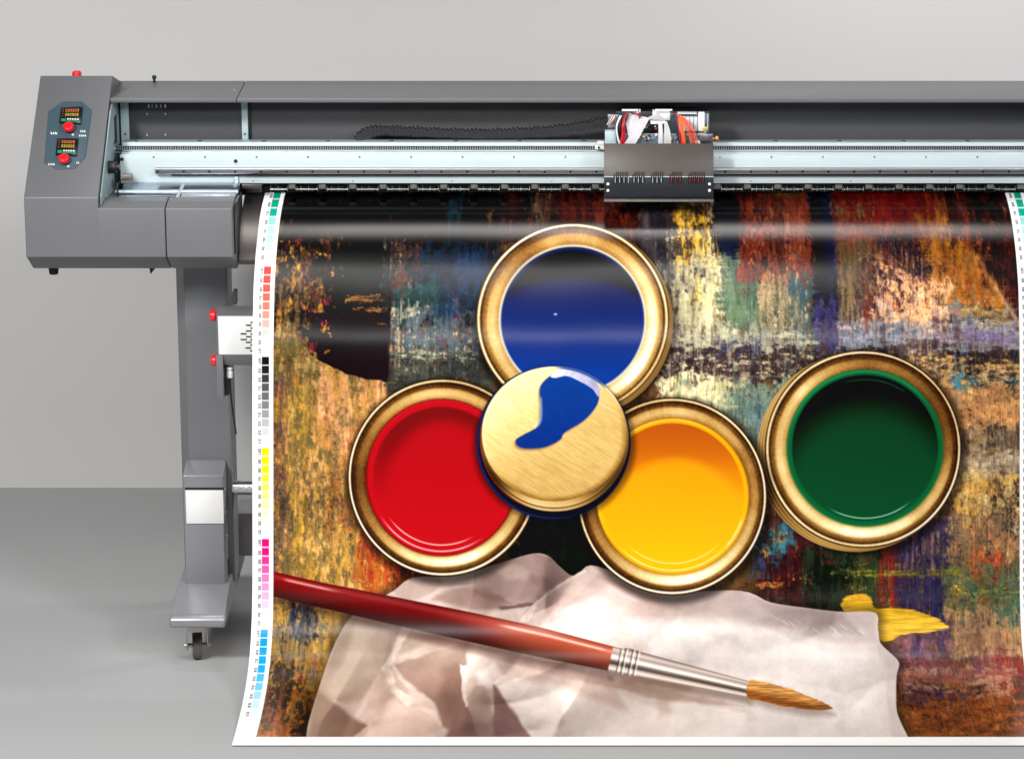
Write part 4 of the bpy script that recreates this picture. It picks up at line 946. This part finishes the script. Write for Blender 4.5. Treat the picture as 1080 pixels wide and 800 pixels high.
def nz(U, V, sx, sy):
    u = (U-U.min())/sx; v = (V-V.min())/sy; g = rng.random((int(v.max())+3, int(u.max())+3)); iu, iv = u.astype(int), v.astype(int); fu, fv = u-iu, v-iv
    return ((g[iv, iu]*(1-fu)+g[iv, iu+1]*fu)*(1-fv)+(g[iv+1, iu]*(1-fu)+g[iv+1, iu+1]*fu)*fv).astype(np.float32)
U, V = XX*.82+YY*.57, -XX*.57+YY*.82; br = .45*nz(U, V, 10, 1.2)+.35*nz(U, V, 5, .9)+.2*nz(U, V, 30, 2.5)
lum = .76+.36*smooth(50, -60, (XX-572)*.5+(YY-438)*.85)+(br-.5)*.26-.34*smooth(.9, 1.0, rho)*arc(th, 300, 100)-.06*smooth(470, 520, YY)
IMG[w] = IMG[w]*(1-a[..., None])+gold(lum+.0)*C(1, .985, .93)*a[..., None]
blend(w, np.exp(-((rho-.985)/.012)**2)*arc(th, 110, 100)*.7, (255, 250, 226))
spl = sm([(544.7, 463), (552, 458), (567.7, 447.7), (570.3, 427), (570.3, 407), (583, 394), (596, 389), (611, 391), (628, 402), (632, 414), (629.5, 427), (616.4, 442.6), (596, 455.4), (591, 463), (575, 470.8), (555, 472.3), (546, 469)], 6)
fill([(x-1.5, y+2) for x, y in spl], (90, 60, 40), 2, .5); fill(spl, (4, 68, 152), .8, 1, .03, (8, 54, 136), (0, 1), (9, 9))
wh = sm([(581, 396), (590, 389), (601, 388), (615, 392), (627, 400), (633, 411), (631, 418), (625, 410), (612, 402), (598, 396), (586, 398)], 6); fill(wh, (236, 234, 240), .7, .97, .06, (176, 170, 206), (1, .3), (3, 3))
w, XX, YY, rho, th = ell(585, 457, 76, 71); blend(w, np.exp(-((rho-.985)/.016)**2)*arc(th, 66, 26), (20, 70, 160))
fill(sm([(563, 450), (569, 440), (570, 420), (572, 420), (572, 442), (566, 451)]), (236, 226, 214), 1, .5)

# brush
A, Bp = np.array((284, 614.0)), np.array((869, 745.0))
top_e = [(284, 600.6), (345, 614.5), (420, 629), (500, 645), (580, 663), (647, 681)]
bot_e = [(641.5, 706.5), (560, 690), (480, 672), (400, 654), (340, 640), (284, 626.5)]
hp_ = top_e+bot_e
fill([(x+3, y+9) for x, y in hp_], (40, 18, 14), 6, .5)
w, sd, XX, YY = poly(hp_)
yt = np.interp(XX, [p[0] for p in top_e], [p[1] for p in top_e]); yb_ = np.interp(XX, [p[0] for p in bot_e[::-1]], [p[1] for p in bot_e[::-1]])
tt = np.clip((YY-yt)/(yb_-yt), 0, 1); s = np.clip((XX-290)/350, 0, 1)
cc = lerp(C(132, 14, 22), C(112, 16, 20), smooth(0, .45, s)); cc = lerp(cc, C(176, 82, 58), smooth(.45, .8, s))
cc = cc*np.interp(tt, [0, .12, .3, .5, .75, 1], [.8, 1.1, 1.1, .95, .7, .42])[..., None]
cc = lerp(cc, C(50, 4, 10), smooth(.35, .6, s)*smooth(.72, .5, s)*smooth(.3, .6, tt)*.6)
cc = lerp(cc, C(255, 226, 214), np.exp(-((tt-.22)/.05)**2)*1.05*np.maximum(smooth(.66, .72, s)*smooth(1.02, .98, s), .75*smooth(.02, .05, s)*smooth(.22, .14, s))*.95)
cc = lerp(cc, C(200, 120, 100), np.exp(-((tt-.2)/.1)**2)*.25)
a = smooth(-.7, .7, sd); IMG[w] = IMG[w]*(1-a[..., None])+cc*a[..., None]
# ferrule
fp = [(647, 680.6), (655, 683), (662, 682.5), (668, 684), (676, 686.5), (788, 717.5), (784.5, 734), (670, 712), (664, 711.5), (657, 710.5), (650, 707.5), (641, 706.8)]
fill([(x+2, y+8) for x, y in fp], (60, 34, 26), 5, .45)
w, sd, XX, YY = poly(fp); cxl = (YY-(693.6+(XX-645)*(725.8-693.6)/(786-645)))/(13.0-(XX-645)*.030)
cc = np.stack([np.interp(cxl, [-1.1, -.8, -.5, -.25, -.1, .15, .35, .6, .8, 1.1], v) for v in ([120, 214, 168, 236, 250, 120, 66, 200, 236, 110], [104, 200, 150, 228, 246, 106, 56, 186, 226, 96], [98, 190, 142, 222, 240, 98, 52, 176, 216, 90])], -1).astype(np.float32)
for gxp in (652.5, 657.5, 665, 670.5):
    g = np.exp(-((XX+(YY-695)*.22-gxp)/.9)**2)*.6; cc = lerp(cc, C(60, 44, 40), g); g = np.exp(-((XX+(YY-695)*.22-gxp-2)/.9)**2)*.6; cc = lerp(cc, C(250, 246, 240), g)
a = smooth(-.7, .7, sd); IMG[w] = IMG[w]*(1-a[..., None])+cc*a[..., None]
# bristles
bp_ = sm([(787, 717), (800, 718), (822, 723), (845, 732), (869, 744.5), (862, 747), (840, 746.5), (815, 742), (795, 737), (784, 733.5)], 6)
fill([(x+2, y+7) for x, y in bp_], (110, 80, 66), 5, .4)
w, sd, XX, YY = poly(bp_); n = fbm(gx[w[1]], gy[w[0]], 14, 1.1, 3); a = smooth(-.8, .8, sd+(n-.5)*1.6)
v_ = np.clip((YY-(726+(XX-787)*.23))/12+.5, 0, 1); cc = lerp(C(206, 150, 84), C(140, 84, 36), smooth(.2, .9, v_))*(1+.5*(n-.5))[..., None]; cc = lerp(cc, C(120, 70, 34), smooth(846, 866, XX)*.6)
IMG[w] = IMG[w]*(1-a[..., None])+cc*a[..., None]

# ---- white margins with the colour patches
PX0, PX1, PY1 = 290.0, 1073.5, 776.0
XXg = gx[None, :]; YYg = gy[:, None]
wm = 1-smooth(PX0-.35, PX0+.35, XXg)*smooth(PX1+.35, PX1-.35, XXg)*smooth(PY1+.35, PY1-.35, YYg)
PAPER = C(250, 250, 250)
IMG = IMG*(1-wm[..., None])+PAPER*wm[..., None]
GREENS = [(0, 158, 134), (0, 160, 136), (10, 166, 144), (142, 212, 198), (158, 218, 206), (174, 224, 214), (192, 230, 222), (214, 240, 236)]
REDS = [(232, 34, 34), (234, 58, 46), (236, 82, 66), (238, 104, 86), (240, 128, 110), (243, 150, 134), (246, 176, 164), (249, 202, 194), (251, 222, 217), (253, 236, 233)]
BLKS = [(28, 28, 28), (38, 38, 38), (66, 66, 66), (94, 94, 94), (112, 112, 112), (134, 134, 134), (160, 160, 160), (188, 188, 188), (212, 212, 212), (232, 232, 232)]
YELS = [(255, 232, 0), (255, 234, 10), (255, 236, 22), (255, 238, 66), (255, 240, 104), (255, 243, 140), (255, 246, 172), (255, 248, 200), (255, 251, 222), (255, 252, 238)]
MAGS = [(226, 0, 126), (228, 22, 136), (232, 62, 154), (238, 100, 174), (241, 134, 192), (245, 160, 206), (247, 182, 218), (249, 202, 228), (251, 220, 238), (253, 236, 246)]
CYNS = [(0, 158, 218), (0, 160, 219), (6, 162, 220), (18, 166, 220), (40, 172, 222), (84, 188, 228), (124, 202, 234), (164, 218, 240), (200, 232, 246), (226, 242, 250)]
FONT = {'0': '111101101101111', '1': '010110010010111', '2': '111001111100111', '3': '111001111001111', '4': '101101111001001', '5': '111100111001111', '6': '111100111101111', '7': '111001010010010', '8': '111101111101111', '9': '111101111001111'}
def rect(x0, y0, x1, y1, col):
    w = win(x0-1, y0-1, x1+1, y1+1)
    if w is None: return
    a = smooth(x0-.35, x0+.35, gx[w[1]])[None, :]*smooth(x1+.35, x1-.35, gx[w[1]])[None, :]*smooth(y0-.35, y0+.35, gy[w[0]])[:, None]*smooth(y1+.35, y1-.35, gy[w[0]])[:, None]
    blend(w, a, col)
def number(txt, x, y, h=2.9, L=6.6):           # reads from bottom to top
    cw = L/(len(txt)*4-1); ch = h/5
    for i, c in enumerate(txt):
        for r in range(5):
            for k in range(3):
                if FONT[c][r*3+k] == '1':
                    yy = y-(i*4+k)*cw; rect(x+r*ch, yy-cw, x+(r+1)*ch, yy, (40, 40, 44))
def column(sx, nx, ys, cols, first=100):
    for i, c in enumerate(cols):
        rect(sx, ys+i*9.3, sx+7.6, ys+i*9.3+8.3, c); t_ = str(first-10*i); number(t_, nx, ys+i*9.3+7.6, L=6.4 if len(t_) == 3 else 4.6)
for sx, nx in ((277.8, 274.0), (1082.6, 1077.2)):
    column(sx, nx, 201, GREENS, 90); column(sx, nx, 281, REDS); column(sx, nx, 376, BLKS); column(sx, nx, 471.6, YELS); column(sx, nx, 567.6, MAGS); column(sx, nx, 663, CYNS)

# ------------------------------------------------------------------ the banner: the sheet itself
mpp = ((YV+9)*math.cos(PITCH)+(CAM.z-1.0)*math.sin(PITCH))/F
dfl = ray(640, 785.5); tf = (CAM.z-.004)/-dfl.z; YB = (CAM+dfl*tf).y
zt_ = PROF_TOP[-1][1]
A_PY = [200, 214, 226, 240, 254, 268, 285, 310, 332, 350, 366, 384, 402, 440, 560, 604, 634, 660, 690, 720, 750, 786]
A_DG = [78, 74, 60, 47, 38, 28, 22.5, 19.5, 17, 12.5, 7.5, 5.5, 5.5, 6, 6, 8, 15, 30, 50, 68, 80, 86]
def march(k):
    y, z = .17, z203; out = [(y, z)]; py = proj((0, y, z))[1]
    while py < 785.6 and len(out) < 6000:
        a = math.radians(float(np.interp(py, A_PY, A_DG)))
        if py > 590: a = min(math.pi/2, a*k)
        y -= math.sin(a)*.0006; z -= math.cos(a)*.0006
        out.append((y, max(z, .004))); z = max(z, .004); py = proj((0, y, z))[1]
    return out
lo_, hi_ = .3, 1.6
for _ in range(22):
    k_ = (lo_+hi_)/2; e_ = march(k_)
    if e_[-1][1] <= .0041: lo_ = k_
    else: hi_ = k_
PROF = march(lo_*.999)[::3]
pp = np.array([proj((0, y, z))[1] for y, z in PROF]); Yp = np.array([p[0] for p in PROF]); Zp_ = np.array([p[1] for p in PROF])
assert (np.diff(pp) > 0).all(), 'profile folds over'
rows_py = np.linspace(pp[0], pp[-1], CHt); print('SHEET', lo_, PROF[-1], [(round(q), round(float(np.interp(q, pp, Yp)), 3)) for q in range(210, 780, 60)])
rY = np.interp(rows_py, pp, Yp); rZ = np.interp(rows_py, pp, Zp_)
flare = np.interp(rows_py, [203, 240, 270, 300, 420, 600, 640, 700, 785], [.988, .995, 1.0, 1.004, 1.010, 1.017, 1.0185, 1.021, 1.029])
vx = (gx-640)*mpp
co = np.zeros((CHt, CWd, 3), np.float32)
co[..., 0] = vx[None, :]*flare[:, None]; co[..., 1] = rY[:, None]; co[..., 2] = rZ[:, None]
# the vinyl is never quite flat: faint waves along and across it, dying out where it leaves the rollers
wv = sum(a_*np.sin(vx[None, :]*fx+rows_py[:, None]*fy+ph) for a_, fx, fy, ph in ((.0011, 7.3, .006, .4), (.0007, 15.0, -.011, 2.1), (.0004, 27.0, .019, 4.0)))
co[..., 1] -= (np.clip(wv, -.002, .002)*np.interp(rows_py, [203, 225, 300, 620, 740, 785], [0, .35, 1, 1, .3, 0])[:, None]).astype(np.float32)
OB = np.array((0.1, YB/2, 0), np.float32)
co -= OB
me = bpy.data.meshes.new('printed_banner')
nv = CWd*CHt; idx = np.arange(nv, dtype=np.int32).reshape(CHt, CWd)
quads = np.stack([idx[:-1, :-1], idx[1:, :-1], idx[1:, 1:], idx[:-1, 1:]], -1).reshape(-1)
nf = (CWd-1)*(CHt-1)
me.vertices.add(nv); me.vertices.foreach_set('co', co.reshape(-1))
me.loops.add(nf*4); me.loops.foreach_set('vertex_index', quads)
me.polygons.add(nf); me.polygons.foreach_set('loop_start', np.arange(nf, dtype=np.int32)*4)
me.polygons.foreach_set('use_smooth', np.ones(nf, bool))
me.update(calc_edges=True)
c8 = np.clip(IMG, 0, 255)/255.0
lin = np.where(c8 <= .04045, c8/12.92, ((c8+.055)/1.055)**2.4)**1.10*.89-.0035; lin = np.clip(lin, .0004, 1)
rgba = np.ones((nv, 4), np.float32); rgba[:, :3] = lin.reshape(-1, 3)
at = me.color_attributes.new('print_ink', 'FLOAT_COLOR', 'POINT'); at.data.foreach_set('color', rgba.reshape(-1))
bm_ = bpy.data.materials.new('printed_gloss_vinyl'); bm_.use_nodes = True
nt = bm_.node_tree; bs = nt.nodes['Principled BSDF']
ca = nt.nodes.new('ShaderNodeAttribute'); ca.attribute_name = 'print_ink'
gn = nt.nodes.new('ShaderNodeTexNoise'); gn.inputs['Scale'].default_value = 900; gn.inputs['Detail'].default_value = 2
tcn = nt.nodes.new('ShaderNodeTexCoord'); nt.links.new(tcn.outputs['Object'], gn.inputs['Vector'])
mrn = nt.nodes.new('ShaderNodeMapRange'); mrn.inputs['To Min'].default_value = .95; mrn.inputs['To Max'].default_value = 1.05; nt.links.new(gn.outputs['Fac'], mrn.inputs['Value'])
mxn = nt.nodes.new('ShaderNodeMix'); mxn.data_type = 'RGBA'; mxn.blend_type = 'MULTIPLY'; mxn.inputs['Factor'].default_value = 1
nt.links.new(ca.outputs['Color'], mxn.inputs[6]); nt.links.new(mrn.outputs['Result'], mxn.inputs[7]); nt.links.new(mxn.outputs[2], bs.inputs['Base Color'])
bs.inputs['Roughness'].default_value = .22; bs.inputs['Specular IOR Level'].default_value = .2
me.materials.append(bm_)
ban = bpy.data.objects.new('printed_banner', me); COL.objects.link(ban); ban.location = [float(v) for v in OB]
ban['label'] = 'white-edged glossy banner printed with open paint tins and a brush, hanging out of the printer'
ban['category'] = 'banner'

# ------------------------------------------------------------------ floor and wall
YW = 1.51+.0
def sheet(name, vs, m):
    me = bpy.data.meshes.new(name); me.from_pydata(vs, [], [(0, 1, 2, 3)]); me.materials.append(m)
    o = bpy.data.objects.new(name, me); COL.objects.link(o); o['kind'] = 'structure'; return o
M['floor'] = mat('studio_floor', (.36, .368, .374), .55, 0, .03, 3, 0, spec=.25)
M['wall'] = mat('studio_wall', (.60, .594, .592), .8, 0, .02, 2, 0, spec=.1)
sheet('floor', [(-5, -3.2, 0), (5, -3.2, 0), (5, YW, 0), (-5, YW, 0)], M['floor'])
sheet('wall', [(-5, YW, 0), (5, YW, 0), (5, YW, 4), (-5, YW, 4)], M['wall'])

# ------------------------------------------------------------------ light
wd = bpy.data.worlds.new('World'); sc.world = wd; wd.use_nodes = True
wd.node_tree.nodes['Background'].inputs['Color'].default_value = (.9, .95, 1, 1); wd.node_tree.nodes['Background'].inputs['Strength'].default_value = .06
def area(name, loc, target, sx, sy, power, col=(1, 1, 1)):
    l = bpy.data.lights.new(name, 'AREA'); l.shape = 'RECTANGLE'; l.size = sx; l.size_y = sy; l.energy = power; l.color = col
    o = bpy.data.objects.new(name, l); COL.objects.link(o); o.location = loc
    o.rotation_euler = (Vector(target)-Vector(loc)).to_track_quat('-Z', 'Y').to_euler(); return o
def mirror_dir(py):              # where the sheet sends the line of sight at a given height
    y = float(np.interp(py, pp, Yp)); z = float(np.interp(py, pp, Zp_)); e_ = 4
    a = Vector((0, float(np.interp(py-e_, pp, Yp)), float(np.interp(py-e_, pp, Zp_)))); b = Vector((0, float(np.interp(py+e_, pp, Yp)), float(np.interp(py+e_, pp, Zp_))))
    t = (b-a).normalized(); n = Vector((0, t.z, -t.y)); n = n if n.y < 0 else -n
    pt = Vector((0, y, z)); v = (CAM-pt); v.x = 0; v.normalize()
    return pt, 2*n.dot(v)*n-v, math.degrees(math.atan2(n.z, -n.y))
p1, r1, a1 = mirror_dir(240); p2, r2, a2 = mirror_dir(354)
print('BANDS', a1, tuple(r1), a2, tuple(r2), [round(mirror_dir(q)[2], 1) for q in range(210, 780, 30)])
area('key_softbox', (-3.2, -5.0, 4.8), (0, 0, .9),   .8, .8, 395, (1, .98, .95))
area('fill_softbox', (3.6, -5.2, 4.4), (0, 0, .9), 1.1, 1.1, 185, (.97, .98, 1))
l1 = p1+r1*1.25
area('strip_light', (.1, l1.y, l1.z), (.1, p1.y+.085, p1.z), 2.7, .72, 2.9, (1, .95, .91)).data.spread = math.radians(24)
# a shallow arc of five gridded strip boxes far behind the camera, for the soft second sheen
for sx_ in (-2, -1, 0, 1, 2):
    l2 = p2+r2*10.4; l2.x = .86*sx_
    o_ = area('low_strip_light', l2, (.40*sx_, p2.y, p2.z+.0), .95, .6, .085); o_.data.spread = math.radians(7.5)
area('added_wall_wash', (.8, 1.0, 2.15), (1.2, 1.51, 1.25), 4.5, .3, 16, (1, .985, .975))  # added lamp out of view, brightens the upper wall
area('added_floor_light', (-.8, -2.0, 2.2), (-.8, -1.9, 0), 3.0, .5, 56, (1, .99, .95))  # added lamp out of view, lifts the floor towards the front
kk = area('added_kicker', (2.3, .95, 1.3), (-1.0, .12, .42), .5, .5, 2.2, (1, .93, .86)); kk.data.spread = math.radians(30)  # added unseen lamp, lifts the dark inner side of the leg

sc.view_settings.view_transform = 'Standard'; sc.view_settings.look = 'None'; sc.view_settings.exposure = 0; sc.view_settings.gamma = 1
